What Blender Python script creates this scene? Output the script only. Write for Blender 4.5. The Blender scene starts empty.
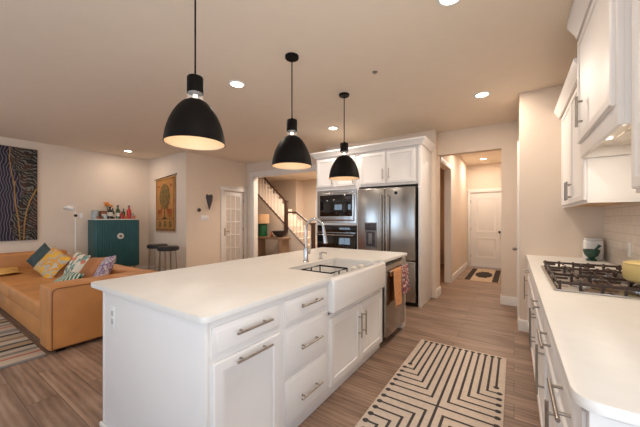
import bpy, bmesh, math, random
from mathutils import Vector, Matrix, Euler

# ------------------------------------------------------------------ camera, world, lights, exposure
scn = bpy.context.scene
COL = scn.collection
random.seed(7)
PI = math.pi
CEIL = 2.85
EYE = 1.345
FOCAL_PX = 289.0
YAW = math.atan(194 / 289)

cam_data = bpy.data.cameras.new('camera')
cam_data.sensor_width = 36.0
cam_data.lens = 36.0 * FOCAL_PX / 640.0
cam_data.shift_y = 5.0 / 640.0
cam_data.clip_start = 0.02
cam = bpy.data.objects.new('camera', cam_data)
COL.objects.link(cam)
cam.location = (0, 0, EYE)
cam.rotation_euler = (PI / 2, 0, YAW)
scn.camera = cam

world = bpy.data.worlds.new('world')
scn.world = world
world.use_nodes = True
bg = world.node_tree.nodes['Background']
bg.inputs[0].default_value = (0.62, 0.78, 1.0, 1)
bg.inputs[1].default_value = 1.5

scn.view_settings.view_transform = 'Standard'
scn.view_settings.look = 'None'
scn.view_settings.gamma = 1.0
scn.view_settings.use_curve_mapping = False
scn.view_settings.exposure = 0.09


def area_light(name, loc, rot, sx, sy, power, color, shape='RECTANGLE', spread=PI):
    d = bpy.data.lights.new(name, 'AREA')
    d.shape = shape
    d.size = sx
    d.size_y = sy
    d.energy = power
    d.color = color
    d.spread = spread
    o = bpy.data.objects.new(name, d)
    COL.objects.link(o)
    o.location = loc
    o.rotation_euler = rot
    return o


DAY = (0.60, 0.79, 1.0)
WARM = (1.0, 0.86, 0.73)
# daylight through the windows of the wall behind the photographer (rot: pointing +Y)
area_light('window_daylight', (-1.3, -3.35, 1.35), (PI / 2 + 0.45, 0, 0), 2.2, 2.1, 17, DAY)
area_light('window_daylight', (-5.2, -3.35, 1.45), (PI / 2 + 0.2, 0, 0), 2.4, 1.7, 46, DAY)
# added fill for island front and ceiling, at an unseen right-wall opening (pointing -X)
area_light('window_daylight', (1.05, -0.85, 1.2), (PI / 2 + 1.05, 0, PI / 2), 3.0, 2.0, 78, (0.92, 0.96, 1.0))

CANS = [(-2.573, 2.167, 'round recessed ceiling light between the two nearest pendants'),
        (-2.50, 4.111, 'round recessed ceiling light just above the farthest pendant'),
        (-0.322, 4.008, 'round recessed ceiling light in front of the hallway opening'),
        (-7.146, 2.964, 'round recessed ceiling light above the teal cabinet corner'),
        (-0.355, 2.12, 'round recessed ceiling light cut by the top edge of the photo'),
        (-0.642, 8.329, 'round recessed ceiling light inside the hallway before the white door')]
CAN_POWER = [6, 12, 20, 7, 6, 16]
# the same fittings continue behind the photographer and in the living room
for (x, y, p) in ((-2.55, -2.0, 6), (-0.30, 0.55, 6), (-4.9, 0.2, 8), (-6.6, 0.2, 8), (-4.6, 2.6, 8)):
    area_light('ceiling_downlight', (x, y, CEIL - 0.03), (0, 0, 0), 0.13, 0.13, p, WARM, 'DISK')
area_light('study_ceiling_lamp', (-8.0, 4.7, 2.7), (0, 0, 0), 0.4, 0.4, 16, (1.0, 0.82, 0.62), 'DISK')
area_light('stair_hall_lamp', (-5.2, 7.9, 2.7), (0, 0, 0), 0.4, 0.4, 55, (1.0, 0.86, 0.72), 'DISK')
area_light('stair_hall_lamp', (-4.9, 6.0, 2.7), (0, 0, 0), 0.3, 0.3, 34, (1.0, 0.85, 0.70), 'DISK')  # added to brighten the wall under the stairs
area_light('hall_lamp', (-0.6, 6.7, 2.8), (0, 0, 0), 0.15, 0.15, 13, WARM, 'DISK')
area_light('side_room_lamp', (-2.2, 6.9, 2.6), (0, 0, 0), 0.4, 0.4, 10, (1.0, 0.6, 0.3), 'DISK')


# ------------------------------------------------------------------ materials
def lin(c):
    c = c / 255.0
    return c / 12.92 if c <= 0.04045 else ((c + 0.055) / 1.055) ** 2.4


def rgb(r, g, b):
    return (lin(r), lin(g), lin(b), 1.0)


class Nodes:
    def __init__(self, m):
        self.t = m.node_tree
        self.b = self.t.nodes['Principled BSDF']

    def new(self, typ, **kw):
        n = self.t.nodes.new(typ)
        for k, v in kw.items():
            setattr(n, k, v)
        return n

    def link(self, a, b):
        self.t.links.new(a, b)

    def coord(self, scale=(1, 1, 1), kind='Object', rot=(0, 0, 0)):
        tc = self.new('ShaderNodeTexCoord')
        mp = self.new('ShaderNodeMapping')
        mp.inputs['Scale'].default_value = scale
        mp.inputs['Rotation'].default_value = rot
        self.link(tc.outputs[kind], mp.inputs['Vector'])
        return mp.outputs[0]

    def noise(self, vec, scale, detail=3, rough=0.5):
        n = self.new('ShaderNodeTexNoise')
        n.inputs['Scale'].default_value = scale
        n.inputs['Detail'].default_value = detail
        n.inputs['Roughness'].default_value = rough
        self.link(vec, n.inputs['Vector'])
        return n.outputs['Fac']

    def ramp(self, fac, stops, interp='LINEAR'):
        r = self.new('ShaderNodeValToRGB')
        r.color_ramp.interpolation = interp
        e = r.color_ramp.elements
        while len(e) < len(stops):
            e.new(0.5)
        for el, (p, c) in zip(e, stops):
            el.position = p
            el.color = c
        self.link(fac, r.inputs[0])
        return r.outputs[0]

    def math(self, op, a, b=None):
        n = self.new('ShaderNodeMath', operation=op)
        for i, v in enumerate((a, b)):
            if v is None:
                continue
            if isinstance(v, (int, float)):
                n.inputs[i].default_value = v
            else:
                self.link(v, n.inputs[i])
        return n.outputs[0]

    def mix(self, fac, a, b, mode='MIX'):
        n = self.new('ShaderNodeMix', data_type='RGBA', blend_type=mode)
        for i, v in ((0, fac), (6, a), (7, b)):
            if isinstance(v, (int, float, tuple)):
                n.inputs[i].default_value = v
            else:
                self.link(v, n.inputs[i])
        return n.outputs[2]

    def bump(self, h, strength=0.1, dist=0.01):
        n = self.new('ShaderNodeBump')
        n.inputs['Strength'].default_value = strength
        n.inputs['Distance'].default_value = dist
        self.link(h, n.inputs['Height'])
        self.link(n.outputs[0], self.b.inputs['Normal'])


def mat(name, color, rough=0.5, metal=0.0, var=0.06, nscale=6.0, bump=0.0, bscale=60.0,
        coat=0.0, stretch=(1, 1, 1), spec=0.5, sheen=0.0):
    m = bpy.data.materials.new(name)
    m.use_nodes = True
    n = Nodes(m)
    b = n.b
    b.inputs['Roughness'].default_value = rough
    b.inputs['Metallic'].default_value = metal
    b.inputs['Coat Weight'].default_value = coat
    b.inputs['Specular IOR Level'].default_value = spec
    if sheen:
        b.inputs['Sheen Weight'].default_value = sheen
    v = n.coord(stretch)
    f = n.noise(v, nscale)
    dark = tuple(c * (1 - var) for c in color[:3]) + (1,)
    lite = tuple(min(1, c * (1 + var)) for c in color[:3]) + (1,)
    n.link(n.ramp(f, [(0.3, dark), (0.7, lite)]), b.inputs['Base Color'])
    if bump:
        n.bump(n.noise(v, bscale, 4), bump, 0.01)
    return m


def glow(name, color, strength):
    m = bpy.data.materials.new(name)
    m.use_nodes = True
    b = m.node_tree.nodes['Principled BSDF']
    b.inputs['Base Color'].default_value = (0.9, 0.9, 0.9, 1)
    b.inputs['Emission Color'].default_value = color
    b.inputs['Emission Strength'].default_value = strength
    return m


def glass(name, color=(1, 1, 1, 1), rough=0.02, alpha=0.18):
    """thin clear pane: mostly transparent with a glossy film"""
    m = bpy.data.materials.new(name)
    m.use_nodes = True
    t = m.node_tree
    b = t.nodes['Principled BSDF']
    out = t.nodes['Material Output']
    b.inputs['Base Color'].default_value = color
    b.inputs['Roughness'].default_value = rough
    tr = t.nodes.new('ShaderNodeBsdfTransparent')
    tr.inputs[0].default_value = color
    mx = t.nodes.new('ShaderNodeMixShader')
    mx.inputs[0].default_value = alpha
    t.links.new(tr.outputs[0], mx.inputs[1])
    t.links.new(b.outputs[0], mx.inputs[2])
    t.links.new(mx.outputs[0], out.inputs[0])
    return m


def floor_mat():
    m = bpy.data.materials.new('wood_plank_floor')
    m.use_nodes = True
    n = Nodes(m)
    v = n.coord()
    br = n.new('ShaderNodeTexBrick')
    br.offset = 0.37
    br.inputs['Scale'].default_value = 1.0
    br.inputs['Brick Width'].default_value = 1.45
    br.inputs['Row Height'].default_value = 0.18
    br.inputs['Mortar Size'].default_value = 0.0016
    br.inputs['Color1'].default_value = (0.0, 0.0, 0.0, 1)
    br.inputs['Color2'].default_value = (1, 1, 1, 1)
    br.inputs['Mortar'].default_value = (0.5, 0.5, 0.5, 1)
    n.link(v, br.inputs['Vector'])
    vg = n.coord((0.9, 6.0, 1))
    # each plank gets its own grain offset
    add = n.new('ShaderNodeVectorMath', operation='ADD')
    sc = n.new('ShaderNodeVectorMath', operation='SCALE')
    n.link(br.outputs['Color'], sc.inputs[0])
    sc.inputs['Scale'].default_value = 7.0
    n.link(vg, add.inputs[0])
    n.link(sc.outputs[0], add.inputs[1])
    g1 = n.noise(add.outputs[0], 1.6, 6, 0.62)
    wv = n.new('ShaderNodeTexWave', wave_type='BANDS', bands_direction='Y')
    wv.inputs['Scale'].default_value = 1.1
    wv.inputs['Distortion'].default_value = 9.0
    wv.inputs['Detail'].default_value = 3.0
    wv.inputs['Detail Scale'].default_value = 0.7
    n.link(add.outputs[0], wv.inputs['Vector'])
    grain = n.math('ADD', n.math('MULTIPLY', g1, 0.88), n.math('MULTIPLY', wv.outputs['Fac'], 0.12))
    c = n.ramp(grain, [(0.27, rgb(102, 81, 67)), (0.5, rgb(142, 116, 98)), (0.76, rgb(178, 151, 131))])
    tone = n.ramp(br.outputs['Color'], [(0.0, (0.84, 0.83, 0.82, 1)), (1.0, (1.12, 1.10, 1.08, 1))])
    c = n.mix(1.0, c, tone, 'MULTIPLY')
    c = n.mix(br.outputs['Fac'], c, rgb(66, 50, 41))
    n.link(c, n.b.inputs['Base Color'])
    n.b.inputs['Roughness'].default_value = 0.42
    n.bump(n.math('SUBTRACT', grain, n.math('MULTIPLY', br.outputs['Fac'], 0.6)), 0.12, 0.004)
    return m


def tile_mat():
    m = bpy.data.materials.new('cream_subway_tile')
    m.use_nodes = True
    n = Nodes(m)
    v = n.coord(rot=(0, PI / 2, 0))          # tile rows seen on the plane facing X
    tc = n.new('ShaderNodeTexCoord')
    sp = n.new('ShaderNodeSeparateXYZ')
    cb = n.new('ShaderNodeCombineXYZ')
    n.link(tc.outputs['Object'], sp.inputs[0])
    n.link(sp.outputs['Y'], cb.inputs['X'])
    n.link(sp.outputs['Z'], cb.inputs['Y'])
    br = n.new('ShaderNodeTexBrick')
    br.inputs['Scale'].default_value = 1.0
    br.inputs['Brick Width'].default_value = 0.152
    br.inputs['Row Height'].default_value = 0.076
    br.inputs['Mortar Size'].default_value = 0.003
    br.inputs['Color1'].default_value = rgb(232, 222, 208)
    br.inputs['Color2'].default_value = rgb(226, 214, 200)
    br.inputs['Mortar'].default_value = rgb(205, 194, 182)
    n.link(cb.outputs[0], br.inputs['Vector'])
    n.link(br.outputs['Color'], n.b.inputs['Base Color'])
    n.b.inputs['Roughness'].default_value = 0.16
    n.bump(n.math('SUBTRACT', 1.0, br.outputs['Fac']), 0.3, 0.002)
    return m


def steel_mat(name, base=0.62, rough=0.26, vertical=True):
    m = bpy.data.materials.new(name)
    m.use_nodes = True
    n = Nodes(m)
    st = (260, 260, 3) if vertical else (3, 260, 260)
    f = n.noise(n.coord(st), 1.0, 2)
    n.link(n.ramp(f, [(0.3, (base * 0.9, base * 0.86, base * 0.81, 1)), (0.7, (base * 1.06, base * 1.01, base * 0.95, 1))]),
           n.b.inputs['Base Color'])
    n.b.inputs['Metallic'].default_value = 1.0
    n.b.inputs['Roughness'].default_value = rough
    wob = n.noise(n.coord((5, 5, 0.8)), 1.0, 2)
    n.bump(wob, 0.16, 0.02)
    return m


def stripe_rug_mat():
    m = bpy.data.materials.new('striped_wool')
    m.use_nodes = True
    n = Nodes(m)
    v = n.coord()
    sp = n.new('ShaderNodeSeparateXYZ')
    n.link(v, sp.inputs[0])
    wob = n.math('MULTIPLY', n.math('SUBTRACT', n.noise(v, 5.0, 3), 0.5), 0.03)
    f = n.math('FRACT', n.math('MULTIPLY', n.math('ADD', sp.outputs['X'], wob), 0.85))
    st = [(0.0, rgb(196, 178, 158)), (0.06, rgb(190, 110, 96)), (0.09, rgb(202, 186, 166)), (0.2, rgb(146, 142, 140)),
          (0.3, rgb(196, 184, 168)), (0.37, rgb(74, 72, 74)), (0.42, rgb(190, 172, 148)), (0.52, rgb(152, 128, 106)),
          (0.58, rgb(206, 194, 178)), (0.68, rgb(104, 102, 102)), (0.73, rgb(186, 160, 128)), (0.82, rgb(60, 58, 60)),
          (0.87, rgb(200, 188, 170)), (0.95, rgb(140, 134, 128))]
    c = n.ramp(f, st, 'CONSTANT')
    c = n.mix(0.35, c, n.ramp(n.noise(n.coord((60, 8, 1)), 1.0, 3), [(0.3, (0.3, 0.28, 0.26, 1)), (0.7, (0.9, 0.86, 0.8, 1))]), 'MULTIPLY')
    n.link(c, n.b.inputs['Base Color'])
    n.b.inputs['Roughness'].default_value = 0.95
    n.bump(n.noise(v, 160, 2), 0.5, 0.01)
    return m


def painting_mat():
    """dark canvas: mauve wavy lines on one side, pale broken dashes on the other"""
    m = bpy.data.materials.new('painted_canvas')
    m.use_nodes = True
    n = Nodes(m)
    tc = n.new('ShaderNodeTexCoord')
    sp = n.new('ShaderNodeSeparateXYZ')
    n.link(tc.outputs['Object'], sp.inputs[0])
    y, z = sp.outputs['Y'], sp.outputs['Z']
    wig = n.math('ADD', n.math('MULTIPLY', n.math('SINE', n.math('MULTIPLY', z, 24.0)), 0.013), n.math('MULTIPLY', n.noise(tc.outputs['Object'], 4.0, 2), 0.09))
    wavy = n.math('FRACT', n.math('MULTIPLY', n.math('ADD', y, wig), 25.0))
    left = n.ramp(wavy, [(0.0, rgb(30, 28, 36)), (0.45, rgb(30, 28, 36)), (0.5, rgb(100, 92, 112)), (0.72, rgb(116, 108, 124)),
                         (0.78, rgb(50, 46, 60)), (1.0, rgb(40, 36, 48))])
    nz = n.math('MULTIPLY', n.noise(tc.outputs['Object'], 3.0, 2), 0.5)
    diag = n.math('FRACT', n.math('MULTIPLY', n.math('ADD', n.math('ADD', n.math('MULTIPLY', y, 0.8), z), nz), 15.0))
    dash = n.noise(n.coord((1, 22, 22)), 1.0, 1)
    stroke = n.math('MULTIPLY', n.math('GREATER_THAN', diag, 0.66), n.math('GREATER_THAN', dash, 0.42))
    red = n.ramp(n.noise(tc.outputs['Object'], 6.0, 2), [(0.45, rgb(32, 31, 30)), (0.62, rgb(70, 44, 36))])
    right = n.mix(stroke, red, rgb(112, 112, 104))
    sel = n.math('GREATER_THAN', n.math('ADD', y, n.math('MULTIPLY', n.math('SINE', n.math('MULTIPLY', z, 5.0)), 0.07)), 0.49)
    n.link(n.mix(sel, left, right), n.b.inputs['Base Color'])
    n.b.inputs['Roughness'].default_value = 0.75
    return m


def pattern_mat(name, stops, scale=18.0, kind='voronoi', rough=0.9, stretch=(1, 1, 1)):
    m = bpy.data.materials.new(name)
    m.use_nodes = True
    n = Nodes(m)
    v = n.coord(stretch)
    if kind == 'voronoi':
        t = n.new('ShaderNodeTexVoronoi')
        t.inputs['Scale'].default_value = scale
        n.link(v, t.inputs['Vector'])
        sp = n.new('ShaderNodeSeparateColor')
        n.link(t.outputs['Color'], sp.inputs[0])
        f = sp.outputs[0]
    elif kind == 'wave':
        t = n.new('ShaderNodeTexWave')
        t.bands_direction = 'DIAGONAL'
        t.inputs['Scale'].default_value = scale
        t.inputs['Distortion'].default_value = 3.0
        n.link(v, t.inputs['Vector'])
        f = t.outputs['Fac']
    else:
        f = n.noise(v, scale, 2)
    n.link(n.ramp(f, stops, 'CONSTANT'), n.b.inputs['Base Color'])
    n.b.inputs['Roughness'].default_value = rough
    n.bump(n.noise(v, 120, 2), 0.35, 0.01)
    return m


M = {}
M['wall'] = mat('wall_paint', rgb(227, 210, 192), 0.85, var=0.012, bump=0.03, bscale=180)
M['ceiling'] = mat('ceiling_paint', rgb(236, 220, 200), 0.9, var=0.012, bump=0.03, bscale=120)
M['trim'] = mat('white_trim_paint', rgb(232, 227, 221), 0.42, var=0.01)
M['cab'] = mat('white_cabinet_paint', rgb(234, 230, 226), 0.48, var=0.01)
M['gap'] = mat('shadow_gap', rgb(40, 37, 35), 0.8, var=0.05)
M['quartz'] = mat('white_quartz', rgb(231, 228, 222), 0.36, var=0.02, nscale=14, coat=0.0, spec=0.3)
M['sink'] = mat('white_fireclay', rgb(238, 235, 231), 0.14, var=0.005, coat=0.5)
M['floor'] = floor_mat()
M['tile'] = tile_mat()
M['steel'] = steel_mat('brushed_steel', 0.44, 0.24)
M['steel_h'] = steel_mat('brushed_steel_fine', 0.46, 0.22, False)
M['liner'] = mat('satin_hood_steel', (0.78, 0.73, 0.66, 1), 0.5, 0.6, var=0.03)
M['nickel'] = mat('brushed_nickel', (0.36, 0.325, 0.29, 1), 0.32, 1.0, var=0.05, nscale=40)
M['chrome'] = mat('chrome', (0.50, 0.485, 0.47, 1), 0.2, 1.0, var=0.03)
M['black'] = mat('matte_black_metal', rgb(14, 11, 9), 0.5, 0.0, var=0.08, spec=0.12)
M['iron'] = mat('cast_iron', rgb(66, 52, 46), 0.5, 0.3, var=0.15, bump=0.15, bscale=200)
M['blackglass'] = mat('black_glass', rgb(16, 15, 15), 0.06, 0.0, var=0.05, coat=0.6)
M['darkplastic'] = mat('dark_plastic', rgb(38, 36, 36), 0.45, var=0.06)
M['greyplastic'] = mat('grey_plastic', rgb(128, 124, 122), 0.4, 0.4, var=0.05)
M['socket'] = mat('pale_grey_plastic', rgb(186, 184, 184), 0.4, var=0.02)
M['shade_in'] = mat('white_enamel', rgb(240, 216, 184), 0.5, var=0.01)
M['glass'] = glass('clear_glass')
M['bulb'] = glow('lit_bulb', (1.0, 0.76, 0.50, 1), 4.0)
M['disc'] = glow('lit_diffuser', (1.0, 0.86, 0.68, 1), 9.0)
M['hoodlamp'] = glow('lit_hood_lamp', (1.0, 0.88, 0.70, 1), 3.0)
M['leather'] = mat('tan_leather', rgb(192, 130, 73), 0.42, var=0.12, nscale=3.5, bump=0.12, bscale=90)
M['leather_d'] = mat('tan_leather_piping', rgb(132, 82, 46), 0.5, var=0.1)
M['leather_c'] = mat('brown_leather', rgb(168, 106, 60), 0.4, var=0.12, nscale=5, bump=0.12, bscale=90)
M['teal'] = mat('teal_lacquer', rgb(44, 94, 96), 0.42, var=0.08)
M['teal_dk'] = mat('dark_teal_fabric', rgb(62, 78, 78), 0.9, var=0.2, nscale=30, bump=0.3)
M['cream'] = mat('cream_ceramic', rgb(232, 224, 210), 0.35, var=0.03)
M['bluegrey'] = mat('blue_grey_enamel', rgb(172, 182, 192), 0.4, var=0.03)
M['white'] = mat('white_plastic', rgb(236, 234, 230), 0.4, var=0.01)
M['oak'] = mat('weathered_oak', rgb(158, 128, 102), 0.6, var=0.18, nscale=5, stretch=(1, 12, 12), bump=0.1)
M['walnut'] = mat('dark_stained_wood', rgb(74, 49, 36), 0.42, var=0.2, nscale=6, stretch=(1, 10, 10))
M['green'] = mat('green_glaze', rgb(26, 92, 54), 0.25, var=0.15)
M['marble_green'] = mat('green_marble', rgb(36, 70, 58), 0.25, var=0.45, nscale=22)
M['shade_lamp'] = mat('peach_linen', rgb(222, 180, 138), 0.9, var=0.06, bump=0.2)
M['plywood'] = mat('bare_plywood', rgb(206, 168, 128), 0.7, var=0.08)
M['bowl'] = mat('dark_carved_wood', rgb(58, 46, 42), 0.6, var=0.3, nscale=25, bump=0.3)
M['orange'] = mat('orange_clay', rgb(190, 108, 58), 0.6, var=0.15)
M['yellowpot'] = mat('mustard_enamel', rgb(202, 180, 118), 0.4, var=0.04, coat=0.3)
M['rugcream'] = mat('cream_wool', rgb(212, 196, 180), 0.95, var=0.07, nscale=40, bump=0.4, bscale=200)
M['rugdark'] = mat('charcoal_wool', rgb(70, 65, 66), 0.95, var=0.15, nscale=50, bump=0.3)
M['rugblack'] = mat('black_wool', rgb(48, 38, 34), 0.95, var=0.15, nscale=50)
M['rugtan'] = mat('beige_wool', rgb(196, 172, 142), 0.95, var=0.1, nscale=40, bump=0.3)
M['striperug'] = stripe_rug_mat()
M['painting'] = painting_mat()
M['ochre'] = mat('ochre_paint', rgb(160, 120, 62), 0.7, var=0.25, nscale=20)
M['tapestry'] = mat('orange_woven_cloth', rgb(186, 130, 70), 0.95, var=0.14, nscale=9, bump=0.4, bscale=150)
M['tap_olive'] = pattern_mat('olive_woven_leaves', [(0, rgb(120, 96, 50)), (0.35, rgb(142, 108, 56)), (0.6, rgb(102, 86, 48)), (0.85, rgb(164, 118, 62))], 34)
M['tap_red'] = mat('rust_woven_cloth', rgb(158, 82, 40), 0.95, var=0.2, nscale=20)
M['tap_dark'] = mat('brown_woven_cloth', rgb(92, 66, 36), 0.95, var=0.2, nscale=20)
M['vinyl'] = mat('black_vinyl', rgb(34, 32, 34), 0.4, var=0.1, bump=0.1)
M['towel_o'] = pattern_mat('peach_terry', [(0, rgb(216, 152, 100)), (0.5, rgb(222, 164, 116)), (0.8, rgb(206, 138, 88))], 60)
M['towel_p'] = pattern_mat('floral_cotton', [(0, rgb(120, 66, 82)), (0.3, rgb(214, 178, 166)), (0.5, rgb(82, 74, 108)), (0.68, rgb(196, 104, 88)), (0.85, rgb(226, 200, 186))], 55)
M['cush_y'] = pattern_mat('yellow_grey_weave', [(0, rgb(222, 168, 60)), (0.46, rgb(176, 168, 152)), (0.54, rgb(214, 150, 48)), (0.64, rgb(196, 182, 158))], 7, 'noise')
M['cush_f'] = pattern_mat('floral_linen', [(0, rgb(214, 204, 182)), (0.35, rgb(96, 116, 96)), (0.5, rgb(204, 122, 92)), (0.7, rgb(218, 206, 186)), (0.88, rgb(120, 150, 140))], 17)
M['cush_g'] = pattern_mat('green_zigzag_cotton', [(0, rgb(24, 108, 88)), (0.42, rgb(216, 208, 190)), (0.56, rgb(36, 122, 100)), (0.8, rgb(206, 130, 84)), (0.9, rgb(230, 222, 206))], 9, 'wave')
M['cush_p'] = pattern_mat('purple_knit', [(0, rgb(142, 122, 142)), (0.3, rgb(186, 168, 170)), (0.55, rgb(120, 98, 118)), (0.78, rgb(206, 190, 182))], 60)
M['cush_w'] = mat('oatmeal_fringe', rgb(198, 184, 158), 0.95, var=0.2, nscale=40, bump=0.5)
M['throw'] = mat('mustard_throw', rgb(206, 156, 84), 0.95, var=0.12, nscale=20, bump=0.5, bscale=60)
M['petal'] = mat('orange_petals', rgb(232, 148, 60), 0.7, var=0.15)
M['b_dark'] = mat('dark_bottle_glass', rgb(26, 30, 24), 0.12, var=0.1, coat=0.5)
M['b_green'] = mat('green_bottle_glass', rgb(52, 82, 48), 0.12, var=0.1, coat=0.5)
M['b_red'] = mat('red_glass', rgb(186, 46, 44), 0.2, var=0.1, coat=0.4)
M['b_brown'] = mat('brown_box_card', rgb(132, 84, 60), 0.7, var=0.2, nscale=40)
M['b_pale'] = mat('pale_blue_glass', rgb(170, 178, 180), 0.1, var=0.05, coat=0.5)
M['label'] = mat('paper_label', rgb(214, 208, 196), 0.7, var=0.05)
M['brass'] = mat('aged_brass', (0.5, 0.34, 0.14, 1), 0.35, 1.0, var=0.1)
M['slate'] = mat('dark_slate', rgb(70, 66, 72), 0.6, var=0.25, nscale=20)
M['daypane'] = glow('daylit_pane', (1.0, 0.93, 0.84, 1), 1.3)
M['glare'] = M['daypane']


# ------------------------------------------------------------------ mesh helpers
def superround(poly, idx, r, seg=5):
    """round the listed corners of a polygon"""
    out = []
    n = len(poly)
    for i, p in enumerate(poly):
        if i not in idx:
            out.append(p)
            continue
        p = Vector(p)
        a = (Vector(poly[i - 1]) - p).normalized()
        b = (Vector(poly[(i + 1) % n]) - p).normalized()
        c = p + (a + b) * r
        s0 = p + a * r
        for k in range(seg + 1):
            t = k / seg * PI / 2
            d = -b * math.cos(t) - a * math.sin(t)
            out.append(tuple(c + d * r))
    return out


class MB:
    def __init__(self):
        self.bm = bmesh.new()
        self.mi = 0

    def _tag(self, faces):
        for f in faces:
            f.material_index = self.mi

    def box(self, x0, x1, y0, y1, z0, z1, bev=0.0, seg=2, rot=None, piv=None):
        r = bmesh.ops.create_cube(self.bm, size=1.0)
        vs = r['verts']
        for v in vs:
            v.co = Vector(((x0 + x1) / 2 + v.co.x * (x1 - x0), (y0 + y1) / 2 + v.co.y * (y1 - y0), (z0 + z1) / 2 + v.co.z * (z1 - z0)))
        fs = set(f for v in vs for f in v.link_faces)
        self._tag(fs)
        if bev:
            es = list(set(e for v in vs for e in v.link_edges))
            q = bmesh.ops.bevel(self.bm, geom=es, offset=bev, segments=seg, affect='EDGES', profile=0.5)
            self._tag(q['faces'])
            vs = list(set(v for f in q['faces'] for v in f.verts) | set(v for v in vs if v.is_valid))
        if rot is not None:
            m = Euler(rot).to_matrix()
            p = Vector(piv or ((x0 + x1) / 2, (y0 + y1) / 2, (z0 + z1) / 2))
            for v in vs:
                v.co = p + m @ (v.co - p)
        return self

    def cyl(self, p0, p1, r, r2=None, seg=20):
        p0, p1 = Vector(p0), Vector(p1)
        r2 = r if r2 is None else r2
        d = (p1 - p0)
        q = d.to_track_quat('Z', 'Y').to_matrix()
        A, B = [], []
        for i in range(seg):
            a = 2 * PI * i / seg
            c = Vector((math.cos(a), math.sin(a), 0))
            A.append(self.bm.verts.new(p0 + q @ (c * r)))
            B.append(self.bm.verts.new(p1 + q @ (c * r2)))
        fs = []
        for i in range(seg):
            j = (i + 1) % seg
            fs.append(self.bm.faces.new((A[i], A[j], B[j], B[i])))
        fs.append(self.bm.faces.new(A[::-1]))
        fs.append(self.bm.faces.new(B))
        self._tag(fs)
        return self

    def tube(self, pts, r, seg=10, closed=False):
        pts = [Vector(p) for p in pts]
        n = len(pts)
        rings = []
        prev = None
        for i, p in enumerate(pts):
            if closed:
                t = (pts[(i + 1) % n] - pts[i - 1]).normalized()
            else:
                t = (pts[min(i + 1, n - 1)] - pts[max(i - 1, 0)]).normalized()
            if prev is None:
                up = Vector((0, 0, 1)) if abs(t.z) < 0.9 else Vector((0, 1, 0))
                s = t.cross(up).normalized()
            else:
                s = (prev - t * prev.dot(t)).normalized()
            prev = s
            b = t.cross(s)
            rr = r[i] if isinstance(r, (list, tuple)) else r
            rings.append([self.bm.verts.new(p + (s * math.cos(2 * PI * k / seg) + b * math.sin(2 * PI * k / seg)) * rr) for k in range(seg)])
        fs = []
        m = n if closed else n - 1
        for i in range(m):
            a, b = rings[i], rings[(i + 1) % n]
            for k in range(seg):
                l = (k + 1) % seg
                fs.append(self.bm.faces.new((a[k], a[l], b[l], b[k])))
        if not closed:
            fs.append(self.bm.faces.new(rings[0][::-1]))
            fs.append(self.bm.faces.new(rings[-1]))
        self._tag(fs)
        return self

    def lathe(self, prof, c=(0, 0, 0), seg=32, closed=False):
        """prof: list of (r, z); r = 0 closes the end on the axis"""
        c = Vector(c)
        rows = []
        for (r, z) in prof:
            if r <= 1e-6:
                rows.append([self.bm.verts.new(c + Vector((0, 0, z)))])
            else:
                rows.append([self.bm.verts.new(c + Vector((r * math.cos(2 * PI * k / seg), r * math.sin(2 * PI * k / seg), z))) for k in range(seg)])
        fs = []
        pairs = list(zip(rows[:-1], rows[1:]))
        if closed:
            pairs.append((rows[-1], rows[0]))
        for a, b in pairs:
            for k in range(seg):
                l = (k + 1) % seg
                if len(a) == 1 and len(b) == 1:
                    continue
                if len(a) == 1:
                    fs.append(self.bm.faces.new((a[0], b[l], b[k])))
                elif len(b) == 1:
                    fs.append(self.bm.faces.new((a[k], a[l], b[0])))
                else:
                    fs.append(self.bm.faces.new((a[k], a[l], b[l], b[k])))
        self._tag(fs)
        return self

    def prism(self, poly, h0, h1, axis='z', bev=0.0):
        """extrude a polygon; axis z: poly (x,y); axis x: poly (y,z); axis y: poly (x,z)"""
        def P(p, h):
            return {'z': (p[0], p[1], h), 'x': (h, p[0], p[1]), 'y': (p[0], h, p[1])}[axis]
        A = [self.bm.verts.new(P(p, h0)) for p in poly]
        B = [self.bm.verts.new(P(p, h1)) for p in poly]
        fs = [self.bm.faces.new(A[::-1]), self.bm.faces.new(B)]
        n = len(poly)
        for i in range(n):
            j = (i + 1) % n
            fs.append(self.bm.faces.new((A[i], A[j], B[j], B[i])))
        self._tag(fs)
        if bev:
            es = list(set(e for f in fs[:2] for e in f.edges))
            q = bmesh.ops.bevel(self.bm, geom=es, offset=bev, segments=2, affect='EDGES', profile=0.5)
            self._tag(q['faces'])
        return self

    def panel(self, o, u, v, n, w, h, rings):
        """front built of nested rectangles: rings of (inset, depth along n)"""
        o, u, v, n = Vector(o), Vector(u), Vector(v), Vector(n)
        loops = []
        for ins, dep in rings:
            loops.append([self.bm.verts.new(o + u * a + v * b + n * dep) for a, b in
                          ((ins, ins), (w - ins, ins), (w - ins, h - ins), (ins, h - ins))])
        fs = [self.bm.faces.new(loops[0][::-1]), self.bm.faces.new(loops[-1])]
        for a, b in zip(loops[:-1], loops[1:]):
            for k in range(4):
                l = (k + 1) % 4
                fs.append(self.bm.faces.new((a[k], a[l], b[l], b[k])))
        self._tag(fs)
        return self

    def sheet(self, f, nu, nv):
        """open grid surface f(s,t), s,t in 0..1"""
        g = [[self.bm.verts.new(f(i / nu, j / nv)) for j in range(nv + 1)] for i in range(nu + 1)]
        fs = []
        for i in range(nu):
            for j in range(nv):
                fs.append(self.bm.faces.new((g[i][j], g[i + 1][j], g[i + 1][j + 1], g[i][j + 1])))
        self._tag(fs)
        return self

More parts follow.
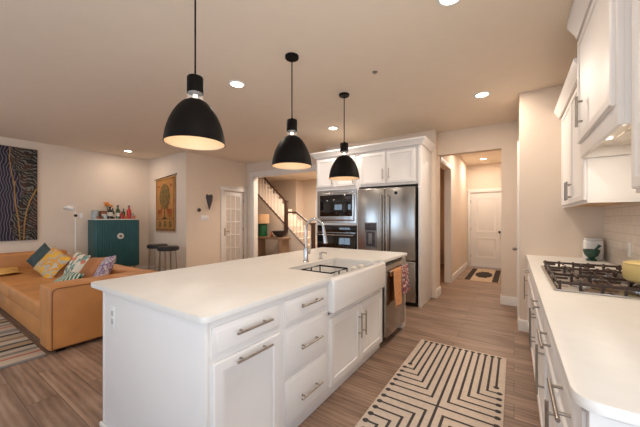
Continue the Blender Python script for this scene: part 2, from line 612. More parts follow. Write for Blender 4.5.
    def strip(self, pts, w, z):
        """flat ribbon along a 2D polyline, with mitred corners"""
        n = len(pts)
        L, R = [], []
        for i in range(n):
            p = Vector(pts[i])
            if i == 0:
                t = (Vector(pts[1]) - p).normalized(); k = 1
            elif i == n - 1:
                t = (p - Vector(pts[i - 1])).normalized(); k = 1
            else:
                t1 = (p - Vector(pts[i - 1])).normalized(); t2 = (Vector(pts[i + 1]) - p).normalized()
                t = (t1 + t2).normalized(); k = 1 / max(0.5, t.dot(t1))
            s = Vector((-t.y, t.x)) * w / 2 * k
            L.append(self.bm.verts.new((p.x + s.x, p.y + s.y, z)))
            R.append(self.bm.verts.new((p.x - s.x, p.y - s.y, z)))
        self._tag([self.bm.faces.new((R[i], R[i + 1], L[i + 1], L[i])) for i in range(n - 1)])

    def disc(self, c, r, z, seg=14, ry=None):
        ry = ry or r
        self._tag([self.bm.faces.new([self.bm.verts.new((c[0] + r * math.cos(2 * PI * k / seg), c[1] + ry * math.sin(2 * PI * k / seg), z)) for k in range(seg)])])

    def pillow(self, w, h, t, n=12, mtx=None, sq=0.16):
        """closed cushion in the local XZ plane, thickness along Y"""
        def pt(i, j, s):
            u, v = -1 + 2 * i / n, -1 + 2 * j / n
            e = max(0.0, (1 - u ** 4)) ** 0.6 * max(0.0, (1 - v ** 4)) ** 0.6
            px = u * (1 - sq * (1 - abs(v)) ** 2 * 0.35 - 0.03 * (1 - v * v))
            pz = v * (1 - 0.06 * (1 - u * u))
            p = Vector((px * w / 2, s * e * t / 2, pz * h / 2))
            return mtx @ p if mtx else p
        F = [[self.bm.verts.new(pt(i, j, 1)) for j in range(n + 1)] for i in range(n + 1)]
        B = [[F[i][j] if i in (0, n) or j in (0, n) else self.bm.verts.new(pt(i, j, -1)) for j in range(n + 1)] for i in range(n + 1)]
        fs = []
        for i in range(n):
            for j in range(n):
                fs.append(self.bm.faces.new((F[i][j], F[i + 1][j], F[i + 1][j + 1], F[i][j + 1])))
                fs.append(self.bm.faces.new((B[i][j], B[i][j + 1], B[i + 1][j + 1], B[i + 1][j])))
        self._tag(fs)
        return self

    def build(self, name, material, parent=None, recalc=True, angle=32, org=None):
        if recalc:
            bmesh.ops.recalc_face_normals(self.bm, faces=self.bm.faces[:])
        me = bpy.data.meshes.new(name)
        if parent is not None:
            o_ = Vector((0, 0, 0))
            p = parent
            while p is not None:
                o_ += Vector(p.location)
                p = p.parent
        elif org is not None:
            o_ = Vector(org)
        else:
            cs = [v.co for v in self.bm.verts]
            lo = Vector([min(c[i] for c in cs) for i in range(3)])
            hi = Vector([max(c[i] for c in cs) for i in range(3)])
            o_ = Vector(((lo.x + hi.x) / 2, (lo.y + hi.y) / 2, lo.z))
        bmesh.ops.translate(self.bm, verts=self.bm.verts[:], vec=-o_)
        for f in self.bm.faces:
            f.smooth = True
        self.bm.to_mesh(me)
        self.bm.free()
        me.set_sharp_from_angle(angle=math.radians(angle))
        for mm in (material if isinstance(material, (list, tuple)) else [material]):
            me.materials.append(mm)
        ob = bpy.data.objects.new(name, me)
        COL.objects.link(ob)
        if parent is not None:
            ob.parent = parent
        else:
            ob.location = o_
        return ob


def tag(o, label, cat, group=None):
    o['label'] = label
    o['category'] = cat
    if group:
        o['group'] = group
    return o


def thing(name, label, cat, loc, group=None):
    o = bpy.data.objects.new(name, None)
    o.empty_display_size = 0.1
    COL.objects.link(o)
    o.location = loc
    return tag(o, label, cat, group)


def struct(name, mb, m, org=(0, 0, 0)):
    o = mb.build(name, m, None, org=org)
    o['kind'] = 'structure'
    return o


def sbox(name, m, *b, bev=0.0):
    return struct(name, MB().box(*b, bev=bev), m)


def copy_tree(o, parent=None):
    c = o.copy()
    COL.objects.link(c)
    c.parent = parent
    for ch in list(o.children):
        copy_tree(ch, c)
    return c


# ------------------------------------------------------------------ the setting
W, T = M['wall'], M['trim']
sbox('floor', M['floor'], -9.7, 1.1, -3.4, 9.4, -0.1, 0.0)
sbox('ceiling', M['ceiling'], -9.7, 1.1, -3.4, 9.4, CEIL, CEIL + 0.1)
sbox('wall_left', W, -7.94, -7.82, -3.2, 3.72, 0, CEIL)
sbox('wall_nook', W, -9.62, -6.12, 3.72, 3.84, 0, CEIL)
# wall with the glazed door
mb = MB()
mb.box(-6.24, -6.12, 3.84, 4.73, 0, CEIL).box(-6.24, -6.12, 5.41, 5.5, 0, CEIL).box(-6.24, -6.12, 4.73, 5.41, 2.06, CEIL)
struct('wall_study', mb, W)
# header wall towards the stairs, wall behind the tall cabinets
mb = MB()
mb.box(-9.62, -5.86, 5.5, 5.64, 0, CEIL).box(-5.86, -3.3, 5.5, 5.64, 2.47, CEIL).box(-3.3, -3.14, 5.14, 5.64, 0, CEIL)
struct('wall_stair_side', mb, W)
sbox('wall_kitchen_back', W, -3.14, -1.1, 5.14, 5.5, 0, CEIL)
mb = MB()
mb.box(-1.1, 0.06, 5.36, 5.5, 2.45, CEIL).box(-0.165, 0.06, 5.36, 5.5, 0, 2.45)
struct('wall_hall_header', mb, W)
sbox('wall_pantry', W, 0.055, 0.95, 4.22, 9.2, 0, CEIL)
mb = MB()
mb.box(0.80, 0.95, 0.7, 4.22, 0, CEIL).box(0.80, 0.95, -3.2, -2.4, 0, CEIL).box(0.80, 0.95, -2.4, 0.7, 2.25, CEIL)  # opening below the header added to let the fill light in
struct('wall_right', mb, W)
mb = MB()
for y in (-2.4, -0.88, 0.64):
    mb.box(0.85, 0.90, y, y + 0.06, 0, 2.25)
mb.box(0.85, 0.90, -2.4, 0.7, 0, 0.06).box(0.85, 0.90, -2.4, 0.7, 2.19, 2.25)
struct('door_5', mb, T)  # added unseen frame around the fill light opening
mb = MB()
mb.box(-1.22, -1.1, 6.52, 9.15, 0, CEIL).box(-1.22, -1.1, 5.5, 6.52, 2.36, CEIL)
struct('wall_hall_left', mb, W)
mb = MB()
mb.box(-6.95, -1.22, 9.15, 9.3, 0, CEIL).box(-9.62, -6.95, 8.7, 9.3, 0, CEIL)
struct('wall_front', mb, W)
mb = MB()
mb.box(-1.22, -1.02, 9.15, 9.3, 0, CEIL).box(-0.26, 0.03, 9.15, 9.3, 0, CEIL).box(-1.02, -0.26, 9.15, 9.3, 2.07, CEIL)
struct('wall_hall_end', mb, W)
sbox('wall_side_room', W, -3.3, -3.15, 5.64, 9.15, 0, CEIL)
sbox('wall_far_left', W, -9.74, -9.62, 3.72, 9.3, 0, CEIL)
# wall behind the photographer with two window openings
mb = MB()
mb.box(-7.94, -6.4, -3.3, -3.2, 0, CEIL).box(-4.0, -2.4, -3.3, -3.2, 0, CEIL).box(-0.2, 0.95, -3.3, -3.2, 0, CEIL)
mb.box(-6.4, -4.0, -3.3, -3.2, 2.3, CEIL).box(-6.4, -4.0, -3.3, -3.2, 0, 0.6)
mb.box(-2.4, -0.2, -3.3, -3.2, 2.4, CEIL).box(-2.4, -0.2, -3.3, -3.2, 0, 0.3)
struct('wall_rear', mb, W)
for i, (a, b, z0, z1) in enumerate(((-6.4, -4.0, 0.6, 2.3), (-2.4, -0.2, 0.3, 2.4))):
    mb = MB()
    for x in (a, (a + b) / 2 - 0.03, b - 0.06):
        mb.box(x, x + 0.06, -3.3, -3.22, z0, z1)
    mb.box(a, b, -3.3, -3.22, z0, z0 + 0.06).box(a, b, -3.3, -3.22, z1 - 0.06, z1)
    o = struct('window_%d' % (i + 1), mb, T)

# baseboards (profiled: tall board with a small cap)
def base_prof(t=0.016, h=0.135):
    return [(0, 0), (t, 0), (t, h - 0.03), (t * 0.6, h - 0.01), (t * 0.4, h), (0, h)]


def baseboard(name, p0, p1, n):
    """p0,p1 floor points on the wall face, n the outward normal"""
    p0, p1, n = Vector(p0), Vector(p1), Vector(n)
    mb = MB()
    pr = base_prof()
    A = [mb.bm.verts.new((p0.x + n.x * a, p0.y + n.y * a, z)) for a, z in pr]
    B = [mb.bm.verts.new((p1.x + n.x * a, p1.y + n.y * a, z)) for a, z in pr]
    mb.bm.faces.new(A); mb.bm.faces.new(B[::-1])
    for i in range(len(pr)):
        j = (i + 1) % len(pr)
        mb.bm.faces.new((A[i], B[i], B[j], A[j]))
    return struct(name, mb, T)


baseboard('baseboard_left', (-7.82, -3.2), (-7.82, 3.72), (1, 0))
baseboard('baseboard_nook', (-7.80, 3.72), (-6.12, 3.72), (0, -1))
baseboard('baseboard_study', (-6.12, 3.74), (-6.12, 4.63), (1, 0))
baseboard('baseboard_pantry', (0.045, 4.22), (0.145, 4.22), (0, -1))
baseboard('baseboard_pantry_side', (0.055, 4.21), (0.055, 5.36), (-1, 0))
baseboard('baseboard_hall_header', (-0.175, 5.36), (0.04, 5.36), (0, -1))
baseboard('baseboard_hall_jamb', (-0.165, 5.35), (-0.165, 5.51), (-1, 0))
baseboard('baseboard_hall', (-1.1, 6.62), (-1.1, 9.13), (1, 0))
baseboard('baseboard_stub', (-1.1, 5.13), (-1.1, 5.52), (1, 0))

# trim: hall doorway casing, glazed door casing, stair opening casing, hall end door casing
mb = MB()
mb.box(-1.1, -1.082, 6.52, 6.61, 0, 2.36, 0.004).box(-1.1, -1.082, 5.52, 6.61, 2.36, 2.45, 0.004).box(-1.215, -1.1, 6.505, 6.52, 0, 2.36)
struct('trim_1', mb, T)
mb = MB()
mb.box(-6.12, -6.10, 4.64, 4.73, 0, 2.06, 0.005).box(-6.12, -6.10, 5.41, 5.495, 0, 2.06, 0.005).box(-6.12, -6.10, 4.62, 5.498, 2.06, 2.15, 0.005)
mb.box(-6.12, -6.085, 4.61, 5.499, 2.15, 2.175, 0.005)
struct('trim_2', mb, T)
mb = MB()
mb.box(-5.99, -5.86, 5.482, 5.5, 0, 2.47, 0.004).box(-5.86, -5.845, 5.5, 5.64, 0, 2.47).box(-5.99, -3.2, 5.482, 5.5, 2.47, 2.60, 0.004)
mb.box(-5.86, -3.3, 5.5, 5.64, 2.455, 2.47)
struct('trim_3', mb, T)
mb = MB()
mb.box(-1.095, -1.02, 9.13, 9.15, 0, 2.07, 0.004).box(-0.26, -0.18, 9.13, 9.15, 0, 2.07, 0.004).box(-1.095, -0.18, 9.13, 9.15, 2.07, 2.16, 0.004)
struct('trim_4', mb, T)

# hall end door: two moulded panels, lever on the right, hinges on the left
RAISE = [(0, -0.004), (0.004, 0.007), (0.03, 0.007), (0.042, 0.001), (0.075, 0.001), (0.11, 0.006)]
d1 = sbox('door_1', T, -1.015, -0.265, 9.165, 9.20, 0.01, 2.065)
mb = MB()
mb.panel((-0.90, 9.165, 0.95), (1, 0, 0), (0, 0, 1), (0, -1, 0), 0.52, 0.98, RAISE)
mb.panel((-0.90, 9.165, 0.24), (1, 0, 0), (0, 0, 1), (0, -1, 0), 0.52, 0.58, RAISE)
mb.build('door_panel', T, d1)
mb = MB()
mb.cyl((-0.325, 9.165, 0.98), (-0.325, 9.15, 0.98), 0.03).cyl((-0.325, 9.15, 0.98), (-0.325, 9.11, 0.98), 0.011).cyl((-0.325, 9.112, 0.98), (-0.325, 9.08, 0.98), 0.026, 0.02)
mb.build('door_handle', M['black'], d1)
for z in (0.3, 1.05, 1.82):
    MB().cyl((-1.016, 9.158, z - 0.045), (-1.016, 9.158, z + 0.045), 0.008, seg=10).build('hinge', M['nickel'], d1)

# glazed door with fifteen lites
d2 = bpy.data.objects.new('door_2', None)
COL.objects.link(d2)
d2.location = (-6.18, 5.07, 0)
d2['kind'] = 'structure'
mb = MB()
y0, y1, za, zb = 4.74, 5.40, 0.02, 2.05
for a, b in ((y0, y0 + 0.10), (y1 - 0.10, y1)):
    mb.box(-6.20, -6.16, a, b, za, zb, 0.003)
mb.box(-6.20, -6.16, y0 + 0.10, y1 - 0.10, za, 0.24, 0.003).box(-6.20, -6.16, y0 + 0.10, y1 - 0.10, zb - 0.12, zb, 0.003)
gw, gh = (y1 - y0 - 0.2), (zb - 0.12 - 0.24)
for k in (1, 2):
    yy = y0 + 0.10 + gw * k / 3
    mb.box(-6.19, -6.17, yy - 0.011, yy + 0.011, 0.24, zb - 0.12)
for k in range(1, 5):
    zz = 0.24 + gh * k / 5
    mb.box(-6.191, -6.169, y0 + 0.10, y1 - 0.10, zz - 0.011, zz + 0.011)
mb.build('door_frame', T, d2)
MB().box(-6.182, -6.178, y0 + 0.09, y1 - 0.09, 0.23, zb - 0.11).build('door_glass', M['glass'], d2)
mb = MB()
mb.box(-6.16, -6.152, 4.775, 4.815, 0.9, 1.1, 0.003).cyl((-6.152, 4.795, 1.02), (-6.11, 4.795, 1.02), 0.009).tube([(-6.112, 4.795, 1.02), (-6.11, 4.83, 1.02), (-6.112, 4.89, 1.012)], 0.009)
mb.build('door_handle', M['nickel'], d2)
for z in (0.3, 1.05, 1.82):
    MB().cyl((-6.152, 5.403, z - 0.05), (-6.152, 5.403, z + 0.05), 0.009, seg=10).build('hinge', M['nickel'], d2)
# added glowing window to brighten the study behind the glazed door
w3 = sbox('window_3', T, -9.62, -9.60, 6.9 - 2.2, 7.9 - 2.5, 0.9, 2.25)
MB().box(-9.60, -9.595, 4.78, 5.32, 0.98, 2.17).build('window_pane', M['daypane'], w3)

# moulded door far behind the staircase
d3 = sbox('door_3', T, -6.35, -5.55, 9.115, 9.15, 0.0, 2.08)
mb = MB()
mb.panel((-6.23, 9.115, 0.95), (1, 0, 0), (0, 0, 1), (0, -1, 0), 0.56, 0.98, RAISE)
mb.panel((-6.23, 9.115, 0.24), (1, 0, 0), (0, 0, 1), (0, -1, 0), 0.56, 0.58, RAISE)
mb.build('door_panel', T, d3)
# pantry door in the side of the far right wall: only its edge, hinges and knob show
d4 = sbox('door_4', T, 0.035, 0.055, 4.40, 5.1, 0.14, 2.31)
MB().cyl((0.035, 4.47, 0.955), (0.015, 4.47, 0.955), 0.009).lathe([(0, -0.022), (0.02, -0.016), (0.026, 0), (0.02, 0.016), (0, 0.022)], (0.008, 4.47, 0.955), 16).build('door_knob', M['nickel'], d4)

# tile backsplash
sbox('trim_5', M['tile'], 0.788, 0.80, 0.86, 4.22, 0.915, 1.75)

# ------------------------------------------------------------------ cabinet helpers
DOOR = [(0, -0.0195), (0, -0.007), (0.008, 0), (0.050, 0), (0.056, -0.008), (0.066, -0.009), (0.076, -0.0145)]
SLAB = [(0, -0.0195), (0, -0.012), (0.006, -0.011), (0.022, -0.001), (0.027, 0)]
FACES = {'x+': ((0, 1, 0), (1, 0, 0)), 'x-': ((0, 1, 0), (-1, 0, 0)), 'y-': ((1, 0, 0), (0, -1, 0))}


def front(name, face, pos, a0, a1, z0, z1, rings, parent, m=None, label=None):
    """door or drawer front whose outermost face lies at pos"""
    u, n = FACES[face]
    if face[0] == 'x':
        o = (pos, a0, z0)
    else:
        o = (a0, pos, z0)
    ob = MB().panel(o, u, (0, 0, 1), n, a1 - a0, z1 - z0, rings).build(name, m or M['cab'], parent)
    return ob


def pull(face, pos, a, z, length, vertical, parent, m=None, r=0.006, stand=0.032):
    u, n = FACES[face]
    u, n = Vector(u), Vector(n)
    c = (Vector((pos, a, z)) if face[0] == 'x' else Vector((a, pos, z))) + n * stand
    d = Vector((0, 0, 1)) if vertical else u
    mb = MB()
    mb.cyl(c - d * length / 2, c + d * length / 2, r, seg=12)
    for s in (-0.33, 0.33):
        q = c + d * length * s
        mb.cyl(q - n * stand, q, r * 0.85, seg=10)
    return mb.build('handle', m or M['nickel'], parent)


# ------------------------------------------------------------------ kitchen island
IX0, IX1, IY0, IY1 = -2.385, -1.108, 0.752, 3.63
TOPZ = 0.915
FX = -1.13      # face frame plane
DX = -1.112     # door front plane
poly = [(IX0, IY0), (IX1, IY0), (IX1, 1.785), (-1.165, 1.785), (-1.165, 1.91), (-1.62, 1.91), (-1.62, 2.71),
        (-1.165, 2.71), (-1.165, 2.815), (IX1, 2.815), (IX1, IY1), (IX0, IY1)]
poly = superround(poly, (0, 1, 10, 11), 0.035, 6)
top = MB().prism(poly, TOPZ - 0.03, TOPZ, 'z', 0.004).build('island_worktop', M['quartz'])
tag(top, 'long pale quartz worktop with a sink cut-out on the white island', 'worktop')

pan = thing('island_end_panel', 'white painted panel with outlet closing the near end of the island', 'panel', (-1.75, 0.775, 0))
MB().box(-2.215, FX, 0.775, 0.795, 0.0, 0.884, 0.001).build('side_board', M['cab'], pan)
MB().box(-2.218, -2.193, 0.772, 0.775, 0.03, 0.884, 0.001).build('corner_bead', M['cab'], pan)
MB().box(-2.235, FX, 0.757, 0.775, 0, 0.028, 0.006).build('shoe_moulding', M['trim'], pan)
outl = MB().box(-2.105, -2.03, 0.770, 0.775, 0.665, 0.80, 0.003).build('outlet', M['white'], pan)
mb = MB()
for z in (0.707, 0.757):
    mb.box(-2.081, -2.054, 0.7685, 0.770, z - 0.016, z + 0.016, 0.0006)
mb.build('socket', M['socket'], outl)
pan2 = thing('island_back_panel', 'white panel along the seating side of the island, facing the sofa', 'panel', (-2.0, 2.2, 0))
MB().box(-2.215, -1.77, 0.796, 3.60, 0.0, 0.884).build('side_board', M['cab'], pan2)
MB().box(-2.233, -2.215, 0.796, 3.60, 0, 0.028, 0.006).build('shoe_moulding', M['trim'], pan2)
pan3 = MB().box(-1.765, FX, 3.493, 3.60, 0.0, 0.884, 0.001).build('island_far_end_panel', M['cab'])
tag(pan3, 'narrow white panel closing the island beyond the dishwasher', 'panel')


def carcass(parent, y0, y1, ztop=0.884, x_in=-1.76, toe=True):
    mb = MB()
    mb.box(x_in, FX, y0, y1, 0.075, ztop)
    mb.box(x_in, FX - 0.03, y0, y1, 0.0, 0.075)
    return mb.build('cabinet_body', M['cab'], parent)


c1 = thing('base_cabinet', 'island cabinet at the near end with one drawer over a tall pull-out door', 'cabinet', (-1.45, 1.05, 0), 'island base cabinets')
carcass(c1, 0.796, 1.273)
dr = front('drawer', 'x+', DX, 0.806, 1.252, 0.712, 0.853, SLAB, c1)
pull('x+', DX, 1.035, 0.80, 0.24, False, dr)
do = front('door', 'x+', DX, 0.806, 1.252, 0.11, 0.692, DOOR, c1)
pull('x+', DX, 1.035, 0.664, 0.24, False, do)

c2 = thing('base_cabinet', 'island cabinet with three stacked drawers left of the sink', 'cabinet', (-1.45, 1.53, 0), 'island base cabinets')
carcass(c2, 1.273, 1.785)
for z0, z1, zh in ((0.705, 0.853, 0.80), (0.400, 0.685, 0.545), (0.105, 0.380, 0.232)):
    dr = front('drawer', 'x+', DX, 1.300, 1.752, z0, z1, SLAB, c2)
    pull('x+', DX, 1.53, zh, 0.23, False, dr)

c3 = thing('base_cabinet', 'island sink cabinet with two panelled doors under the apron sink', 'cabinet', (-1.45, 2.3, 0), 'island base cabinets')
mb = MB()
mb.box(-1.76, FX, 1.785, 2.84, 0.075, 0.636).box(-1.76, FX - 0.03, 1.785, 2.84, 0, 0.075)
mb.box(-1.76, FX, 2.817, 2.84, 0.636, 0.884)
mb.build('cabinet_body', M['cab'], c3)
d = front('door', 'x+', DX, 1.80, 2.292, 0.105, 0.608, DOOR, c3)
pull('x+', DX, 2.252, 0.43, 0.21, True, d)
d = front('door', 'x+', DX, 2.298, 2.79, 0.105, 0.608, DOOR, c3)
pull('x+', DX, 2.338, 0.43, 0.21, True, d)

# farmhouse sink
sk = thing('farmhouse_sink', 'white apron front farmhouse sink set into the island', 'sink', (-1.35, 2.3, 0.645))
MB().box(-1.163, -1.078, 1.789, 2.811, 0.648, 0.905, 0.022, 4).build('apron', M['sink'], sk)
mb = MB()
mb.box(-1.645, -1.163, 1.87, 1.905, 0.65, 0.883).box(-1.645, -1.163, 2.715, 2.75, 0.65, 0.883)
mb.box(-1.645, -1.625, 1.905, 2.715, 0.65, 0.883).box(-1.625, -1.163, 1.905, 2.715, 0.65, 0.672)
mb.build('basin', M['sink'], sk)
MB().cyl((-1.38, 2.29, 0.672), (-1.38, 2.29, 0.676), 0.045).build('drain', M['chrome'], sk)

# black wire rack in the basin
rk = thing('sink_rack', 'black wire dish rack standing inside the white sink', 'rack', (-1.38, 2.25, 0.672))
mb = MB()
R0 = (-1.55, -1.255, 2.02, 2.31)
for z in (0.70, 0.893):
    mb.tube([(R0[0], R0[2], z), (R0[1], R0[2], z), (R0[1], R0[3], z), (R0[0], R0[3], z)], 0.0075, 8, True)
for x in (R0[0], R0[1]):
    for y in (R0[2], R0[3], (R0[2] + R0[3]) / 2):
        mb.cyl((x, y, 0.674), (x, y, 0.893), 0.006, seg=8)
mb.build('rack_frame', M['black'], rk)
mb = MB()
for k in range(1, 9):
    y = R0[2] + (R0[3] - R0[2]) * k / 9
    mb.cyl((R0[0], y, 0.70), (R0[1], y, 0.70), 0.003, seg=6)
mb.build('rack_wires', M['black'], rk)
mb = MB()
for k in range(5):
    x = -1.52 + k * 0.055
    mb.tube([(x, 2.07, 0.70), (x, 2.09, 0.86), (x, 2.12, 0.86), (x, 2.14, 0.70)], 0.003, 6)
mb.build('plate_prongs', M['black'], rk)
mb = MB().box(-1.50, -1.41, 1.925, 1.99, 0.83, 0.90, 0.004)
cd = mb.build('sponge_caddy', M['darkplastic'])
tag(cd, 'small dark caddy hooked inside the near left corner of the sink', 'caddy')
for k, (x, y, lb) in enumerate(((-1.21, 2.358, 'small beige tumbler upside down in the sink, nearer of the pair'), (-1.21, 2.502, 'small beige tumbler upside down in the sink, farther of the pair'))):
    cu = MB().lathe([(0, 0.674), (0.031, 0.674), (0.028, 0.85), (0.026, 0.898), (0.016, 0.908), (0, 0.908)], (x, y, 0), 20).build('tumbler', M['cream'])
    tag(cu, lb, 'tumbler', 'beige tumblers in the sink')

# faucet
fa = thing('kitchen_faucet', 'brushed nickel gooseneck faucet behind the island sink', 'faucet', (-1.715, 2.305, TOPZ))
fx, fy = -1.715, 2.305
MB().lathe([(0, 0), (0.031, 0), (0.031, 0.008), (0.024, 0.014), (0.022, 0.13), (0.018, 0.145), (0, 0.15)], (fx, fy, TOPZ), 24).build('faucet_body', M['chrome'], fa)
pts = [(fx, fy, 1.04)]
R_ = 0.105
for k in range(0, 15):
    a = PI - PI * 1.02 * k / 14
    pts.append((fx + R_ + R_ * math.cos(a), fy, 1.235 + R_ * math.sin(a)))
MB().tube(pts, 0.0125, 14).build('gooseneck', M['chrome'], fa)
e = pts[-1]
MB().cyl((e[0], fy, e[2] + 0.005), (e[0] + 0.012, fy, e[2] - 0.05), 0.0155, 0.018).cyl((e[0] + 0.012, fy, e[2] - 0.05), (e[0] + 0.022, fy, e[2] - 0.12), 0.018, 0.021).build('spray_head', M['chrome'], fa)
MB().cyl((fx, fy + 0.015, 1.0), (fx, fy + 0.055, 1.0), 0.015).tube([(fx, fy + 0.05, 1.0), (fx, fy + 0.075, 1.04), (fx, fy + 0.085, 1.11)], [0.009, 0.008, 0.006]).build('lever', M['chrome'], fa)
so = thing('soap_dispenser', 'short nickel soap dispenser beside the gooseneck faucet', 'soap dispenser', (-1.70, 2.54, TOPZ))
MB().lathe([(0, 0), (0.024, 0), (0.024, 0.008), (0.013, 0.014), (0.012, 0.05), (0.016, 0.055), (0.016, 0.07), (0, 0.074)], (-1.70, 2.54, TOPZ), 20).build('pump_base', M['chrome'], so)
MB().tube([(-1.70, 2.54, TOPZ + 0.066), (-1.67, 2.54, TOPZ + 0.074), (-1.62, 2.54, TOPZ + 0.066)], 0.006).build('spout', M['chrome'], so)

# dishwasher
dw = thing('dishwasher', 'stainless steel dishwasher at the far end of the island', 'dishwasher', (-1.4, 3.2, 0))
MB().box(-1.74, -1.135, 2.862, 3.49, 0.10, 0.875).build('tub', M['darkplastic'], dw)
MB().box(-1.70, -1.19, 2.862, 3.49, 0.0, 0.10).build('toe_kick', M['darkplastic'], dw)
dd = MB().box(-1.135, -1.098, 2.864, 3.488, 0.10, 0.855, 0.004).build('door', M['steel'], dw)
MB().box(-1.134, -1.100, 2.866, 3.486, 0.857, 0.872, 0.002).build('control_strip', M['blackglass'], dw)
mb = MB()
mb.cyl((-1.066, 2.90, 0.79), (-1.066, 3.475, 0.79), 0.009, seg=14)
for y in (2.925, 3.462):
    mb.cyl((-1.098, y, 0.79), (-1.066, y, 0.79), 0.008, seg=12)
mb.build('handle', M['chrome'], dd)


def towel(name, label, y0, y1, zb, m, seed):
    random.seed(seed)
    ph = random.random() * 6
    hx, hz, r = -1.066, 0.79, 0.0135

    def f(s, t):
        y = y0 + (y1 - y0) * s + 0.006 * math.sin(9 * t + ph)
        L1, L2 = hz - zb, (hz - zb) * 0.15
        tot = L1 + L2 + PI * r
        q = t * tot
        fold = 0.011 * math.sin(s * 2 * PI * 1.6 + ph) + 0.004 * math.sin(s * 15 + ph)
        if q < L1:
            z = zb + q
            k = 1 - q / L1
            return Vector((hx + r + 0.002 + fold * k + 0.016 * k, y + 0.015 * k * (s - 0.5), z))
        if q < L1 + PI * r:
            a = (q - L1) / r
            return Vector((hx + r * math.cos(a), y, hz + r * math.sin(a)))
        z = hz - (q - L1 - PI * r)
        return Vector((hx - r - 0.001, y, z))
    ob = MB().sheet(f, 14, 40).build(name, m, None)
    so_ = ob.modifiers.new('thick', 'SOLIDIFY')
    so_.thickness = 0.003
    tag(ob, label, 'towel', 'towels on the dishwasher handle')
    return ob


towel('dish_towel', 'plain peach dish towel hanging on the dishwasher handle', 2.945, 3.205, 0.41, M['towel_o'], 3)
towel('dish_towel', 'floral pink and purple dish towel hanging on the dishwasher handle', 3.215, 3.45, 0.49, M['towel_p'], 9)

# ------------------------------------------------------------------ tall oven and refrigerator wall
FY = 4.5
tw = thing('oven_cabinet', 'tall white cabinet with the built-in microwave and oven, left of the refrigerator', 'cabinet', (-2.67, 4.8, 0))
mb = MB()
mb.box(-3.10, -3.075, FY, 5.125, 0, 2.47).box(-2.25, -2.215, FY, 5.125, 0, 2.47)
mb.box(-3.075, -2.25, FY, 5.125, 1.86, 2.47).box(-3.075, -2.25, FY, 5.125, 0.0, 0.60)
mb.box(-3.075, -2.25, FY, FY + 0.5, 1.225, 1.262).box(-3.075, -2.25, 5.10, 5.125, 0.6, 1.86)
mb.build('cabinet_body', M['cab'], tw)
for a0, a1, ah in ((-3.085, -2.69, -2.735), (-2.665, -2.275, -2.315)):
    d = front('door', 'y-', FY - 0.02, a0, a1, 1.915, 2.435, DOOR, tw)
    pull('y-', FY - 0.02, ah, 2.03, 0.15, True, d)
d = front('drawer', 'y-', FY - 0.02, -3.085, -2.24, 0.12, 0.56, SLAB, tw)

mw = thing('microwave', 'stainless built-in microwave with black glass door above the wall oven', 'microwave', (-2.66, 4.5, 1.262))
mb = MB()
mb.box(-3.07, -2.255, FY - 0.012, FY + 0.48, 1.264, 1.855)
mb.build('microwave_housing', M['steel_h'], mw)
MB().panel((-3.035, FY - 0.012, 1.30), (1, 0, 0), (0, 0, 1), (0, -1, 0), 0.745, 0.51, [(0, 0), (0, 0.012), (0.005, 0.015), (0.03, 0.015), (0.033, 0.012)]).build('microwave_door', M['steel_h'], mw)
MB().box(-3.0, -2.50, FY - 0.030, FY - 0.024, 1.385, 1.77, 0.002).build('window', M['blackglass'], mw)
MB().box(-2.495, -2.335, FY - 0.030, FY - 0.024, 1.385, 1.77, 0.002).build('control_panel', M['blackglass'], mw)
MB().box(-2.468, -2.36, FY - 0.0318, FY - 0.0302, 1.69, 1.74).build('display', M['slate'], mw)

ov = thing('wall_oven', 'black glass wall oven with a steel bar handle under the microwave', 'oven', (-2.66, 4.5, 0.6))
MB().box(-3.07, -2.255, FY - 0.012, FY + 0.48, 0.602, 1.222).build('oven_housing', M['darkplastic'], ov)
MB().box(-3.06, -2.265, FY - 0.030, FY - 0.012, 1.095, 1.215, 0.003).build('control_panel', M['blackglass'], ov)
odr = MB().box(-3.06, -2.265, FY - 0.036, FY - 0.012, 0.615, 1.085, 0.004).build('oven_door', M['blackglass'], ov)
mb = MB().cyl((-3.04, FY - 0.075, 1.05), (-2.285, FY - 0.075, 1.05), 0.012, seg=14)
for x in (-2.99, -2.335):
    mb.cyl((x, FY - 0.036, 1.05), (x, FY - 0.075, 1.05), 0.010)
mb.build('handle', M['chrome'], odr)
MB().box(-3.06, -2.265, FY - 0.033, FY - 0.030, 1.088, 1.098).build('trim_strip', M['steel_h'], ov)

fc = thing('refrigerator_cabinet', 'white two-door cabinet above the refrigerator', 'cabinet', (-1.7, 4.8, 1.88))
MB().box(-2.215, -1.205, FY, 5.125, 1.88, 2.47).build('cabinet_body', M['cab'], fc)
for a0, a1, ah in ((-2.185, -1.735, -1.775), (-1.71, -1.255, -1.67)):
    d = front('door', 'y-', FY - 0.02, a0, a1, 1.915, 2.435, DOOR, fc)
    pull('y-', FY - 0.02, ah, 2.07, 0.17, True, d)
sp = MB().box(-1.205, -1.165, FY - 0.03, 5.14, 0.0, 2.47, 0.002).build('refrigerator_side_panel', M['cab'])
tag(sp, 'tall plain white panel on the right side of the refrigerator', 'panel')
# crown moulding along the top of the cabinets
mb = MB()
prof = [(0.0, 2.47), (0.02, 2.47), (0.03, 2.49), (0.075, 2.545), (0.075, 2.565), (0.0, 2.565)]


